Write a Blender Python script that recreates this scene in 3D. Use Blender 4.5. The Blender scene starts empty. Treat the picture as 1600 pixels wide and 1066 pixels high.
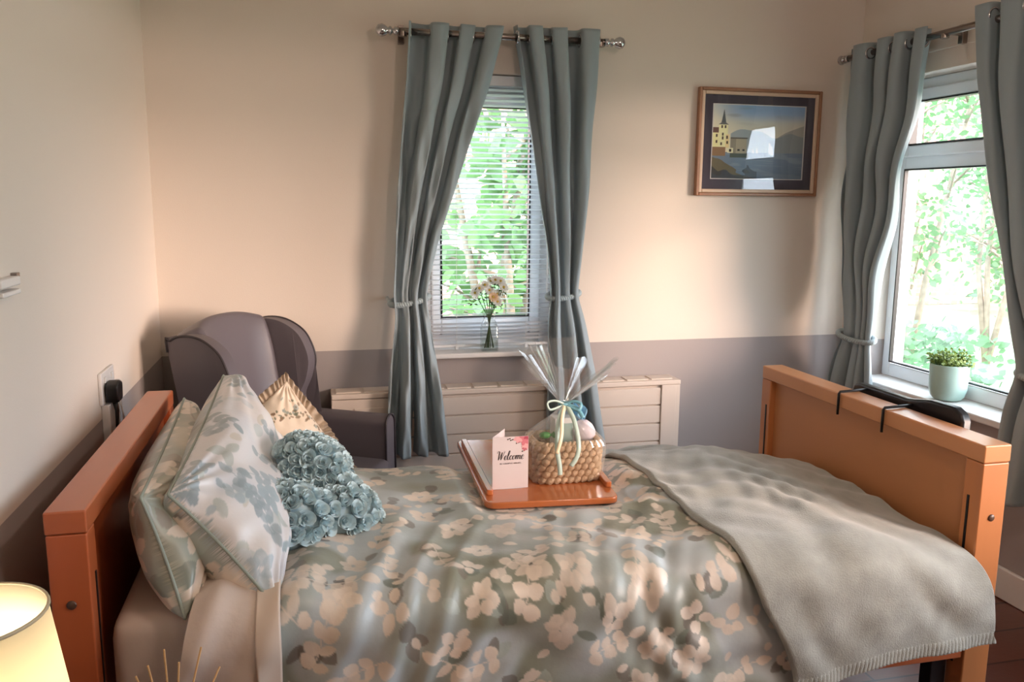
import bpy, bmesh, math, random
import numpy as np
from mathutils import Vector, Matrix, noise as mnoise

C = bpy.context.scene.collection
random.seed(7)
PI = math.pi

# ------------------------------------------------------------------ camera
CAM = Vector((0, 0, 1.45))
FPX = 1301.4
yaw, pit, rol = math.radians(13.50), math.radians(9.443), math.radians(0.431)
F_ = Vector((math.sin(yaw)*math.cos(pit), math.cos(yaw)*math.cos(pit), -math.sin(pit)))
R_ = Vector((math.cos(yaw), -math.sin(yaw), 0))
U_ = R_.cross(F_)
R2 = R_*math.cos(rol)+U_*math.sin(rol)
U2 = U_*math.cos(rol)-R_*math.sin(rol)
cd = bpy.data.cameras.new('camera')
cam = bpy.data.objects.new('camera', cd)
C.objects.link(cam)
cd.sensor_width = 36
cd.lens = FPX*36/1600
cd.clip_start = 0.02
M = Matrix.Identity(4)
for i in range(3):
    M[i][0] = R2[i]; M[i][1] = U2[i]; M[i][2] = -F_[i]; M[i][3] = CAM[i]
cam.matrix_world = M
bpy.context.scene.camera = cam

# ------------------------------------------------------------------ light
SC = bpy.context.scene
SC.view_settings.view_transform = 'Standard'
SC.view_settings.look = 'None'
SC.view_settings.gamma = 1
SC.view_settings.use_curve_mapping = False
SC.view_settings.exposure = 0.45
W = bpy.data.worlds.new('sky')
SC.world = W
W.use_nodes = True
bg = W.node_tree.nodes['Background']
bg.inputs[0].default_value = (0.77, 0.88, 1.0, 1)
bg.inputs[1].default_value = 8.5

def light(name, kind, loc, energy, color, **k):
    d = bpy.data.lights.new(name, kind)
    d.energy = energy; d.color = color
    for a, b in k.items():
        setattr(d, a, b)
    o = bpy.data.objects.new(name, d); C.objects.link(o); o.location = loc
    return o

def aim(o, d):
    o.rotation_euler = Vector(d).to_track_quat('-Z', 'Y').to_euler()

sun = light('sun', 'SUN', (8, -4, 4), 5.0, (1.0, 0.69, 0.51), angle=math.radians(22))
aim(sun, (-0.78, 0.62, -0.10))
# sky portals in the window openings
def portal(loc, sx, sy, d):
    o = light('window_portal', 'AREA', loc, 1, (1, 1, 1), shape='RECTANGLE', size=sx, size_y=sy)
    o.data.cycles.is_portal = True
    aim(o, d)
portal((2.68, 2.69, 1.32), 1.3, 1.3, (-1, 0, 0))
portal((2.68, 0.95, 1.32), 1.7, 1.3, (-1, 0, 0))
portal((0.755, 3.72, 1.4), 0.62, 1.2, (0, -1, 0))
warm_fill = light('warm_fill_light', 'POINT', (1.0, 0.7, 2.2), 18, (1.0, 0.76, 0.64), shadow_soft_size=0.06)  # added warm fill for the shadows, above the view

# ------------------------------------------------------------------ helpers
def srgb(r, g, b):
    f = lambda c: c/12.92 if c <= .04045 else ((c+.055)/1.055)**2.4
    return (f(r/255), f(g/255), f(b/255), 1)

def mat(name, col, rough=.6, metal=0, bump=0, bscale=60, var=0, vscale=8, sheen=0, spec=.5, coat=0, stretch=None, attr=None, twosided=None, trans=0, detail=3):
    m = bpy.data.materials.new(name); m.use_nodes = True
    nt = m.node_tree; n = nt.nodes; l = nt.links
    p = n['Principled BSDF']
    p.inputs['Roughness'].default_value = rough
    p.inputs['Metallic'].default_value = metal
    p.inputs['Specular IOR Level'].default_value = spec
    if coat: p.inputs['Coat Weight'].default_value = coat; p.inputs['Coat Roughness'].default_value = .12
    if sheen: p.inputs['Sheen Weight'].default_value = sheen; p.inputs['Sheen Roughness'].default_value = .5
    p.inputs['Base Color'].default_value = col
    src = None
    tc = n.new('ShaderNodeTexCoord'); mp = n.new('ShaderNodeMapping')
    l.new(tc.outputs['Object'], mp.inputs[0])
    if stretch: mp.inputs['Scale'].default_value = stretch
    if attr:
        a = n.new('ShaderNodeAttribute'); a.attribute_name = attr; src = a.outputs['Color']
    if var:
        t = n.new('ShaderNodeTexNoise'); t.inputs['Scale'].default_value = vscale; t.inputs['Detail'].default_value = detail
        l.new(mp.outputs[0], t.inputs['Vector'])
        mr = n.new('ShaderNodeMapRange'); mr.inputs['From Min'].default_value = .3; mr.inputs['From Max'].default_value = .7
        mr.inputs['To Min'].default_value = 1-var; mr.inputs['To Max'].default_value = 1+var
        l.new(t.outputs['Fac'], mr.inputs['Value'])
        mx = n.new('ShaderNodeMix'); mx.data_type = 'RGBA'; mx.blend_type = 'MULTIPLY'; mx.inputs[0].default_value = 1
        if src: l.new(src, mx.inputs[6])
        else: mx.inputs[6].default_value = col
        l.new(mr.outputs[0], mx.inputs[7]); src = mx.outputs[2]
    if src: l.new(src, p.inputs['Base Color'])
    if bump:
        t = n.new('ShaderNodeTexNoise'); t.inputs['Scale'].default_value = bscale; t.inputs['Detail'].default_value = 4
        l.new(mp.outputs[0], t.inputs['Vector'])
        b = n.new('ShaderNodeBump'); b.inputs['Strength'].default_value = bump; b.inputs['Distance'].default_value = .01
        l.new(t.outputs['Fac'], b.inputs['Height']); l.new(b.outputs[0], p.inputs['Normal'])
    if trans:
        tr = n.new('ShaderNodeBsdfTranslucent'); ms = n.new('ShaderNodeMixShader'); ms.inputs[0].default_value = trans
        if src: l.new(src, tr.inputs[0])
        else: tr.inputs[0].default_value = col
        out = n['Material Output']
        l.new(p.outputs[0], ms.inputs[1]); l.new(tr.outputs[0], ms.inputs[2]); l.new(ms.outputs[0], out.inputs[0])
    return m

def glassy(name, tint=(1, 1, 1, 1), refl=.5, rough=.0, base=.03):
    m = bpy.data.materials.new(name); m.use_nodes = True
    nt = m.node_tree; n = nt.nodes; l = nt.links
    n.remove(n['Principled BSDF'])
    t = n.new('ShaderNodeBsdfTransparent'); t.inputs[0].default_value = tint
    g = n.new('ShaderNodeBsdfGlossy'); g.inputs['Roughness'].default_value = rough
    lw = n.new('ShaderNodeLayerWeight'); lw.inputs[0].default_value = .25
    mr = n.new('ShaderNodeMapRange'); mr.inputs['To Min'].default_value = base; mr.inputs['To Max'].default_value = refl
    l.new(lw.outputs['Facing'], mr.inputs['Value'])
    ms = n.new('ShaderNodeMixShader')
    l.new(mr.outputs[0], ms.inputs[0]); l.new(t.outputs[0], ms.inputs[1]); l.new(g.outputs[0], ms.inputs[2])
    l.new(ms.outputs[0], n['Material Output'].inputs[0])
    return m

def tag(o, label=None, cat=None, group=None, kind=None):
    if label: o['label'] = label
    if cat: o['category'] = cat
    if group: o['group'] = group
    if kind: o['kind'] = kind
    return o

def empty(name, loc, rz=0, label=None, cat=None, group=None):
    o = bpy.data.objects.new(name, None); C.objects.link(o)
    o.location = loc; o.rotation_euler = (0, 0, rz); o.empty_display_size = .05
    tag(o, label, cat, group)
    return o

def link(name, me, m, parent=None, loc=None, world=False):
    """world=True: mesh coordinates are world coordinates although parented"""
    o = bpy.data.objects.new(name, me); C.objects.link(o)
    for x in (m if isinstance(m, (list, tuple)) else [m]):
        me.materials.append(x)
    if parent:
        o.parent = parent
        if world:
            pm = Matrix.Translation(parent.location) @ parent.rotation_euler.to_matrix().to_4x4()
            if parent.parent:
                q = parent.parent
                pm = Matrix.Translation(q.location) @ q.rotation_euler.to_matrix().to_4x4() @ parent.matrix_parent_inverse @ pm
            o.matrix_parent_inverse = pm.inverted()
    if loc: o.location = loc
    return o

def fin(bm, name, m, parent=None, smooth=False, bevel=0, seg=2, world=False, loc=None, sub=0, solid=0, recalc=True, autos=False):
    if recalc: bmesh.ops.recalc_face_normals(bm, faces=bm.faces)
    me = bpy.data.meshes.new(name); bm.to_mesh(me); bm.free()
    if smooth or bevel:
        me.polygons.foreach_set('use_smooth', [True]*len(me.polygons))
    o = link(name, me, m, parent, loc, world)
    if solid:
        s = o.modifiers.new('solid', 'SOLIDIFY'); s.thickness = solid; s.offset = 0
    if bevel:
        b = o.modifiers.new('bevel', 'BEVEL'); b.width = bevel; b.segments = seg; b.limit_method = 'ANGLE'; b.angle_limit = math.radians(40)
        b.harden_normals = True
    if sub:
        s = o.modifiers.new('sub', 'SUBSURF'); s.levels = sub; s.render_levels = sub
    return o

def box(bm, a, b, mi=0, rot=None, piv=None):
    vs = []
    for x in (a[0], b[0]):
        for y in (a[1], b[1]):
            for z in (a[2], b[2]):
                v = Vector((x, y, z))
                if rot is not None:
                    v = rot @ (v-Vector(piv))+Vector(piv)
                vs.append(bm.verts.new(v))
    for f in ((0, 1, 3, 2), (4, 6, 7, 5), (0, 4, 5, 1), (2, 3, 7, 6), (0, 2, 6, 4), (1, 5, 7, 3)):
        fc = bm.faces.new([vs[i] for i in f]); fc.material_index = mi
    return vs

def BX(name, a, b, m, parent=None, bevel=.002, world=True):
    bm = bmesh.new(); box(bm, a, b)
    return fin(bm, name, m, parent, bevel=bevel, world=world)

def prism(bm, pts, a, b, axis):
    """extrude 2-d outline between a and b along axis (0,1,2)"""
    def mk(p, t):
        v = [0, 0, 0]; v[axis] = t
        o = [i for i in (0, 1, 2) if i != axis]
        v[o[0]] = p[0]; v[o[1]] = p[1]
        return bm.verts.new(v)
    A = [mk(p, a) for p in pts]; B = [mk(p, b) for p in pts]
    n = len(pts)
    for i in range(n):
        bm.faces.new((A[i], A[(i+1) % n], B[(i+1) % n], B[i]))
    bm.faces.new(A); bm.faces.new(B[::-1])

def tube(bm, pts, r, seg=10, cap=True, closed=False):
    pts = [Vector(p) for p in pts]; n = len(pts)
    rr = r if isinstance(r, (list, tuple)) else [r]*n
    rings = []; up = None
    for i in range(n):
        if closed: t = (pts[(i+1) % n]-pts[i-1])
        else: t = pts[min(i+1, n-1)]-pts[max(i-1, 0)]
        t.normalize()
        if up is None:
            up = t.orthogonal().normalized()
        up = (up-t*up.dot(t))
        if up.length < 1e-5: up = t.orthogonal()
        up.normalize()
        s = t.cross(up)
        rings.append([bm.verts.new(pts[i]+(up*math.cos(2*PI*k/seg)+s*math.sin(2*PI*k/seg))*rr[i]) for k in range(seg)])
    m = n if closed else n-1
    for i in range(m):
        A = rings[i]; B = rings[(i+1) % n]
        for k in range(seg):
            bm.faces.new((A[k], A[(k+1) % seg], B[(k+1) % seg], B[k]))
    if cap and not closed:
        bm.faces.new(rings[0][::-1]); bm.faces.new(rings[-1])

def lathe(bm, prof, c=(0, 0, 0), seg=28, axis=2):
    rings = []
    for r, h in prof:
        ring = []
        for k in range(seg):
            a = 2*PI*k/seg
            x, y = max(r, 1e-4)*math.cos(a), max(r, 1e-4)*math.sin(a)
            v = (x, y, h) if axis == 2 else ((h, x, y) if axis == 0 else (x, h, y))
            ring.append(bm.verts.new(Vector(v)+Vector(c)))
        rings.append(ring)
    for i in range(len(rings)-1):
        for k in range(seg):
            bm.faces.new((rings[i][k], rings[i][(k+1) % seg], rings[i+1][(k+1) % seg], rings[i+1][k]))
    return rings

def grid_mesh(name, P, closed_u=False):
    """P: array (nu,nv,3)"""
    nu, nv = P.shape[:2]
    vs = P.reshape(-1, 3)
    iu = np.arange(nu if closed_u else nu-1); iv = np.arange(nv-1)
    a, b = np.meshgrid(iu, iv, indexing='ij'); a = a.ravel(); b = b.ravel(); a2 = (a+1) % nu
    F = np.stack([a*nv+b, a2*nv+b, a2*nv+b+1, a*nv+b+1], 1)
    me = bpy.data.meshes.new(name)
    me.from_pydata(vs.tolist(), [], F.tolist())
    me.polygons.foreach_set('use_smooth', [True]*len(me.polygons))
    me.update()
    return me

def set_col(me, cols, name='print'):
    a = me.color_attributes.new(name, 'FLOAT_COLOR', 'POINT')
    c = np.ones((len(me.vertices), 4), dtype=np.float32); c[:, :3] = cols.reshape(-1, 3)
    a.data.foreach_set('color', c.ravel())

class Fn:
    """smooth random field: sum of sines"""
    def __init__(s, seed, freq, n=14):
        r = np.random.RandomState(seed)
        s.k = r.normal(size=(n, 2))*freq; s.p = r.uniform(0, 2*PI, n); s.a = 1/np.sqrt(n)
    def __call__(s, u, v):
        o = 0
        for (kx, ky), p in zip(s.k, s.p): o = o+np.sin(kx*u+ky*v+p)
        return o*s.a*1.4

def sst(a, b, x):
    t = np.clip((x-a)/(b-a), 0, 1); return t*t*(3-2*t)
def L3(r, g, b): return np.array(srgb(r, g, b)[:3])

def stamp_leaf(col, Ug, Vg, cx, cy, ang, L, Wd, c, alpha=1, soft=.0018, fat=.8):
    """one printed leaf on a pattern defined over u,v (metres)"""
    dx = Ug-cx; dy = Vg-cy
    near = (dx*dx+dy*dy) < (L*1.15)**2
    if not near.any(): return
    x = dx[near]*math.cos(ang)+dy[near]*math.sin(ang); y = -dx[near]*math.sin(ang)+dy[near]*math.cos(ang)
    t = np.clip(x/L, 0, 1)
    w = Wd*np.sin(PI*t**fat)**.55
    m = np.clip((w-np.abs(y))/soft, 0, 1)*(x > 0)*(x < L)*alpha
    col[near] = col[near]*(1-m[:, None])+np.array(c)*m[:, None]

def stamp_stem(col, Ug, Vg, a, b, w, c, alpha=.8):
    ax, ay = a; bx, by = b
    L = math.hypot(bx-ax, by-ay)+1e-6
    t = ((Ug-ax)*(bx-ax)+(Vg-ay)*(by-ay))/L/L
    d = np.abs((Ug-ax)*(by-ay)-(Vg-ay)*(bx-ax))/L
    m = ((t > 0) & (t < 1))*np.clip((w-d)/.001+.5, 0, 1)*alpha
    col[:] = col*(1-m[..., None])+np.array(c)*m[..., None]

def floral_print(Ug, Vg, seed, base, cream, darks, nclus=60, size=1.0, box_=None, stems=True):
    r = random.Random(seed)
    f1, f2, f3 = Fn(seed, 9), Fn(seed+1, 14), Fn(seed+2, 30)
    col = np.zeros(Ug.shape+(3,))
    a = sst(-.5, .6, f1(Ug, Vg)+.3*f3(Ug, Vg))[..., None]; b = sst(.0, .9, f2(Ug, Vg)+.25*f3(Ug, Vg))[..., None]
    col[:] = base[0]*(1-a)+base[1]*a
    col = col*(1-b*.7)+base[2]*b*.7
    u0, u1, v0, v1 = box_
    pts = []
    for i in range(nclus*12):
        p = (r.uniform(u0, u1), r.uniform(v0, v1))
        if all((p[0]-q[0])**2+(p[1]-q[1])**2 > (.088*size)**2 for q in pts): pts.append(p)
        if len(pts) >= nclus: break
    # background dark leaves first
    for (x, y) in pts:
        x += r.uniform(-.05, .05); y += r.uniform(-.05, .05)
        for k in range(r.randint(1, 3)):
            c = r.choice(darks)
            stamp_leaf(col, Ug, Vg, x, y, r.uniform(0, 6.3), r.uniform(.035, .06)*size, r.uniform(.012, .022)*size, c, .75)
    for i, (x, y) in enumerate(pts):
        kind = r.random()
        c = cream*(r.uniform(.82, 1.05))
        al = r.uniform(.75, 1)
        if kind < .5:
            n = r.randint(4, 7); a0 = r.uniform(0, 6.3)
            for k in range(n):
                aa = a0+2*PI*k/n+r.uniform(-.25, .25)
                o = r.uniform(.0, .012)*size
                stamp_leaf(col, Ug, Vg, x+math.cos(aa)*o, y+math.sin(aa)*o, aa, r.uniform(.026, .05)*size, r.uniform(.012, .021)*size, c*r.uniform(.93, 1.05), al)
            for k in range(r.randint(1, 3)):
                aa = r.uniform(0, 6.3); d = r.uniform(.05, .075)*size
                stamp_leaf(col, Ug, Vg, x+math.cos(aa)*d, y+math.sin(aa)*d, aa+r.uniform(-.8, .8), r.uniform(.025, .036)*size, .011*size, c, al)
        else:
            aa = r.uniform(0, 6.3); px, py = x, y
            n = r.randint(3, 5)
            for k in range(n):
                aa += r.uniform(-.35, .35)
                qx, qy = px+math.cos(aa)*.035*size, py+math.sin(aa)*.035*size
                if stems: stamp_stem(col, Ug, Vg, (px, py), (qx, qy), .0016*size, c, .8)
                for sgn in (-1, 1):
                    if r.random() < .85:
                        stamp_leaf(col, Ug, Vg, px, py, aa+sgn*r.uniform(.7, 1.2), r.uniform(.028, .044)*size, r.uniform(.011, .018)*size, c*r.uniform(.92, 1.05), al)
                px, py = qx, qy
            stamp_leaf(col, Ug, Vg, px, py, aa, .042*size, .015*size, c, al)
    return col

# ------------------------------------------------------------------ materials
def wall_mat(name, top=(226, 215, 204), low=(168, 160, 158)):
    m = mat(name, (1, 1, 1, 1), rough=.75, bump=.05, bscale=180, spec=.25)
    nt = m.node_tree; n = nt.nodes; l = nt.links; p = n['Principled BSDF']
    g = n.new('ShaderNodeNewGeometry'); sx = n.new('ShaderNodeSeparateXYZ'); l.new(g.outputs['Position'], sx.inputs[0])
    gt = n.new('ShaderNodeMath'); gt.operation = 'GREATER_THAN'; gt.inputs[1].default_value = .834
    l.new(sx.outputs['Z'], gt.inputs[0])
    mx = n.new('ShaderNodeMix'); mx.data_type = 'RGBA'
    l.new(gt.outputs[0], mx.inputs[0])
    mx.inputs[6].default_value = srgb(*low); mx.inputs[7].default_value = srgb(*top)
    l.new(mx.outputs[2], p.inputs['Base Color'])
    return m
M_wall = wall_mat('two_tone_paint')
M_white = mat('white_paint', srgb(226, 224, 222), rough=.35, var=.02)
M_upvc = mat('white_upvc', srgb(232, 236, 240), rough=.3)
M_ceil = mat('ceiling_paint', srgb(225, 220, 210), rough=.8)
M_wood = mat('orange_beech', srgb(186, 100, 60), rough=.34, var=.12, vscale=9, stretch=(1, .12, 1), detail=6, coat=.25)
M_woodz = mat('orange_beech_upright', srgb(180, 92, 52), rough=.34, var=.12, vscale=9, stretch=(1, 1, .12), detail=6, coat=.25)
M_woodf = mat('light_beech', srgb(204, 140, 92), rough=.36, var=.08, vscale=9, stretch=(1, .12, 1), detail=6, coat=.25)
M_woodfz = mat('light_beech_upright', srgb(194, 124, 76), rough=.36, var=.08, vscale=9, stretch=(1, 1, .12), detail=6, coat=.2)
M_panel = mat('beech_veneer', srgb(190, 128, 84), rough=.4, var=.05, vscale=5, stretch=(1, .25, 1), detail=6)
M_black = mat('black_metal', srgb(18, 18, 22), rough=.35, spec=.5)
M_blackp = mat('black_plastic', srgb(16, 16, 18), rough=.45)
M_chrome = mat('chrome', srgb(200, 200, 205), rough=.14, metal=1)
M_steel = mat('brushed_pole', srgb(150, 140, 135), rough=.25, metal=1)
M_curtain = mat('curtain_cloth', srgb(152, 167, 174), rough=.55, bump=.12, bscale=420, sheen=.3, trans=.12)
M_rope = mat('tieback_rope', srgb(160, 176, 182), rough=.45, sheen=.3)
M_leather = mat('grey_vinyl', srgb(96, 90, 96), rough=.42, bump=.06, bscale=300)
M_piping = mat('dark_piping', srgb(52, 46, 50), rough=.5)
M_sheet = mat('beige_sheet', srgb(205, 188, 176), rough=.6, bump=.15, bscale=30, sheen=.15)
M_print = mat('printed_cotton', (1, 1, 1, 1), rough=.38, spec=.6, attr='print', bump=.1, bscale=40, sheen=.15)
M_blanket = mat('sage_fleece', srgb(150, 151, 144), rough=.95, bump=.22, bscale=260, sheen=.5, var=.16, vscale=18, detail=8)
M_sage = mat('sage_piping', srgb(150, 160, 150), rough=.6)
M_satin = mat('duck_egg_satin', srgb(204, 226, 232), rough=.26, sheen=.2)
M_tray = mat('tray_wood', srgb(184, 104, 58), rough=.16, var=.1, vscale=8, stretch=(1, .15, 1), coat=.6)
M_rope2 = mat('straw_rope', srgb(196, 168, 138), rough=.8, bump=.4, bscale=200, var=.12, vscale=40)
M_leaf = mat('plant_leaf', srgb(96, 126, 62), rough=.5, var=.3, vscale=20, trans=.25)
M_glass = glassy('window_glass', refl=.5, base=.02)
M_cello = glassy('cellophane', tint=(.98, .99, .99, 1), refl=.6, rough=.07, base=.07)
_n = M_cello.node_tree.nodes; _l = M_cello.node_tree.links
_src = _n['Material Output'].inputs[0].links[0].from_socket
_tr = _n.new('ShaderNodeBsdfTranslucent'); _tr.inputs[0].default_value = (1, 1, 1, 1); _ms = _n.new('ShaderNodeMixShader'); _ms.inputs[0].default_value = .11
_l.new(_src, _ms.inputs[1]); _l.new(_tr.outputs[0], _ms.inputs[2]); _l.new(_ms.outputs[0], _n['Material Output'].inputs[0])

# ------------------------------------------------------------------ room
XL, XR, YB, YF, ZC = -.595, 2.48, 3.5, -1.6, 2.55
W1 = (.46, 1.05, .80, 1.975)         # small window: x0,x1,z0,z1
W2 = (2.06, 3.33, .66, 1.99)         # right window: y0,y1,z0,z1
W3 = (.15, 1.72, .66, 1.99)
T = .20

def structure(o): o['kind'] = 'structure'; return o
def SB(name, a, b, m, bevel=0): return structure(BX(name, a, b, m, None, bevel))

def wall_open(name, axis, pos, thick, u0, u1, z0, z1, holes, m):
    bm = bmesh.new()
    def b(ua, ub, za, zb):
        if ub-ua < 1e-5 or zb-za < 1e-5: return
        if axis == 'y': box(bm, (ua, pos, za), (ub, pos+thick, zb))
        else: box(bm, (pos, ua, za), (pos+thick, ub, zb))
    u = u0
    for h in sorted(holes):
        b(u, h[0], z0, z1); b(h[0], h[1], z0, h[2]); b(h[0], h[1], h[3], z1); u = h[1]
    b(u, u1, z0, z1)
    return structure(fin(bm, name, m))
wall_open('wall_back', 'y', YB, T, XL-.2, XR+T, 0, ZC, [W1], M_wall)
wall_open('wall_right', 'x', XR, T, YF-.2, YB, 0, ZC, [W2, W3], M_wall)
SB('wall_left', (XL-.2, YF-.2, 0), (XL, YB, ZC), M_wall)
SB('wall_front', (XL, YF-.2, 0), (XR, YF, ZC), M_wall)
SB('ceiling', (XL-.2, YF-.2, ZC), (XR+T, YB+T, ZC+.15), M_ceil)
# floor: dark reddish wood-effect vinyl planks
mf = mat('vinyl_planks', srgb(96, 56, 44), rough=.28, bump=.03, bscale=60, spec=.6)
nt = mf.node_tree; n = nt.nodes; l = nt.links; p = n['Principled BSDF']
tc = n.new('ShaderNodeTexCoord'); br = n.new('ShaderNodeTexBrick')
br.inputs['Scale'].default_value = 1; br.inputs['Brick Width'].default_value = 1.1; br.inputs['Row Height'].default_value = .17
br.inputs['Mortar Size'].default_value = .004; br.inputs['Mortar'].default_value = srgb(38, 20, 16)
br.inputs['Color1'].default_value = srgb(112, 66, 52); br.inputs['Color2'].default_value = srgb(90, 50, 40)
l.new(tc.outputs['Object'], br.inputs['Vector'])
nz = n.new('ShaderNodeTexNoise'); mp = n.new('ShaderNodeMapping'); mp.inputs['Scale'].default_value = (2, 30, 1)
l.new(tc.outputs['Object'], mp.inputs[0]); l.new(mp.outputs[0], nz.inputs['Vector']); nz.inputs['Detail'].default_value = 6
mx = n.new('ShaderNodeMix'); mx.data_type = 'RGBA'; mx.blend_type = 'MULTIPLY'; mx.inputs[0].default_value = .35
l.new(br.outputs['Color'], mx.inputs[6]); l.new(nz.outputs['Fac'], mx.inputs[7]); l.new(mx.outputs[2], p.inputs['Base Color'])
SB('floor', (XL-.2, YF-.2, -.12), (XR+T, YB+T, 0), mf)
def skirting(name, pts, h=.125):
    bm = bmesh.new()
    for a, b in pts: box(bm, a, b)
    return structure(fin(bm, name, M_white, bevel=.006))
skirting('baseboard_right', [((XR-.018, YF, 0), (XR, YB, .12))])
skirting('baseboard_back', [((XL+.018, YB-.018, 0), (XR-.018, YB, .12))])
skirting('baseboard_left', [((XL, YF, 0), (XL+.018, YB, .12))])
SB('trim_1', (XR-.012, 2.0, 2.066), (XR, 3.42, 2.16), M_wall, .002)   # pole batten above the right window

# window 1 (back wall)
def framebars(bm, axis, d0, d1, u0, u1, z0, z1, w):
    """picture-frame of bars; w=(left,right,bottom,top)"""
    wl, wr, wb, wt = w
    for (a, b, c, d) in ((u0, u0+wl, z0, z1), (u1-wr, u1, z0, z1), (u0+wl, u1-wr, z0, z0+wb), (u0+wl, u1-wr, z1-wt, z1)):
        if axis == 'y': box(bm, (a, d0, c), (b, d1, d))
        else: box(bm, (d0, a, c), (d1, b, d))
w1 = structure(empty('window_1', (.755, 3.66, .80)))
bm = bmesh.new(); framebars(bm, 'y', 3.63, 3.70, W1[0], W1[1], W1[2], W1[3], (.045, .055, .07, .06))
fin(bm, 'window_frame', M_upvc, w1, bevel=.006, world=True)
bm = bmesh.new(); framebars(bm, 'y', 3.61, 3.66, W1[0]+.045, W1[1]-.055, W1[2]+.07, W1[3]-.06, (.04, .05, .075, .06))
fin(bm, 'window_sash', M_upvc, w1, bevel=.008, world=True)
bm = bmesh.new(); framebars(bm, 'y', 3.608, 3.64, W1[0]+.085, W1[1]-.105, W1[2]+.145, W1[3]-.12, (.006, .006, .006, .006))
fin(bm, 'glazing_seal', M_black, w1, world=True)
BX('window_pane', (W1[0]+.085, 3.638, W1[2]+.145), (W1[1]-.105, 3.644, W1[3]-.12), M_glass, w1, 0)
BX('window_sill', (W1[0]-.05, 3.44, .792), (W1[1]+.05, 3.63, .815), M_white, w1, .008)

# window 2 (right wall) and window 3
def big_window(name, Wd, split, opener, y_off=0):
    y0, y1, z0, z1 = Wd
    w = structure(empty(name, (2.6, (y0+y1)/2, z0)))
    bm = bmesh.new(); framebars(bm, 'x', 2.585, 2.66, y0, y1, z0+.01, z1, (.05, .05, .06, .07))
    box(bm, (2.585, y0+.05, split-.035), (2.66, y1-.05, split+.035))
    fin(bm, 'window_frame', M_upvc, w, bevel=.006, world=True)
    bm = bmesh.new(); framebars(bm, 'x', 2.565, 2.62, y0+.03, y1-.03, split+.02, z1-.045, (.055, .055, .05, .05))
    fin(bm, 'top_sash', M_upvc, w, bevel=.008, world=True)
    bm = bmesh.new(); framebars(bm, 'x', 2.562, 2.60, y0+.085, y1-.085, split+.07, z1-.095, (.006, .006, .006, .006))
    framebars(bm, 'x', 2.582, 2.60, y0+.048, y1-.048, z0+.075, split-.03, (.007, .007, .007, .007))
    fin(bm, 'glazing_seal', M_black, w, world=True)
    BX('top_pane', (2.598, y0+.085, split+.07), (2.604, y1-.085, z1-.095), M_glass, w, 0)
    BX('lower_pane', (2.604, y0+.05, z0+.07), (2.61, y1-.05, split-.035), M_glass, w, 0)
    BX('window_sill', (2.435, y0-.05 if 0 else y0, z0-.022), (2.60, y1, z0+.008), M_white, w, .008)
    return w
big_window('window_2', W2, 1.640, 1)
big_window('window_3', W3, 1.640, 1)

# ------------------------------------------------------------------ curtains
def smoothpts(pts, t):
    """piecewise smooth interpolation of (t,value) list"""
    ts = np.array([p[0] for p in pts]); vs = np.array([p[1] for p in pts])
    out = np.interp(t, ts, vs)
    for d in (.012, .024, .036):
        out = out+np.interp(t-d, ts, vs)+np.interp(t+d, ts, vs)
    return out/7

def curtain(name, edgeA, edgeB, amp, ctr, ztop, zbot, nper, seed, to_world, label, group, ph=0.):
    """edgeA/edgeB: list of (z, position along the wall); amp: (z, depth of folds); ctr:(z, distance offset)"""
    nu, nv = 240, 130
    root = empty(name, to_world(np.array((edgeA[0][1]+edgeB[0][1])/2), np.array(0.), np.array(ztop)).tolist(), 0, label, 'curtain', group)
    s = np.linspace(0, 1, nu)[:, None]; tz = np.linspace(0, 1, nv)[None, :]
    z = ztop+(zbot-ztop)*tz
    t = (ztop-z)
    E = lambda L: smoothpts([(ztop-a, b) for a, b in L], t)
    A, B, am, ct = E(edgeA), E(edgeB), E(amp), E(ctr)
    f = Fn(seed, 1.6, 8); g = Fn(seed+5, 4, 8)
    ph_ = 2*PI*nper*s+ph+.8*np.sin(s*5.3+seed)+.35*f(s*2.2, t*0+.5)+.55*f(s*3, t*1.4)*sst(0, .5, t)*(1-np.abs(2*s-1)**2)
    w = np.cos(ph_)
    w2 = np.sign(w)*np.abs(w)**.6
    sx = s+(.06/nper)*np.sin(2*ph_)*1.6*(1-.5*sst(0.1, .8, t))
    u = A+(B-A)*sx
    off = ct+am*(w2*(1+.2*g(s*4, t))+.25*g(s*6, t*2)*sst(0, .4, t))
    Z = z+np.zeros_like(s)
    Z = Z-.004*np.cos(ph_)*(tz < .02)
    P = to_world(u, off, Z)
    me = grid_mesh('fabric', P)
    o = link('curtain_fabric', me, M_curtain, root, world=True)
    sm = o.modifiers.new('solid', 'SOLIDIFY'); sm.thickness = .0025
    # eyelets where the folds cross the pole
    k = 0
    for i in range(nu-1):
        if w[i, 0]*w[i+1, 0] < 0:
            zz = ztop-.045; j = 3
            p = Vector(P[i, j]); d = Vector(P[i+1, j])-Vector(P[i, j]); d.z = 0
            nrm = d.cross(Vector((0, 0, 1))).normalized()
            q = nrm.to_track_quat('Z', 'Y').to_matrix()
            bm = bmesh.new()
            tube(bm, [q @ Vector((.023*math.cos(a*PI/10), .023*math.sin(a*PI/10), 0))+Vector((p.x, p.y, zz)) for a in range(20)], .0045, 6, closed=True)
            fin(bm, 'eyelet', M_chrome, root, smooth=True, world=True)
    return root

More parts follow.
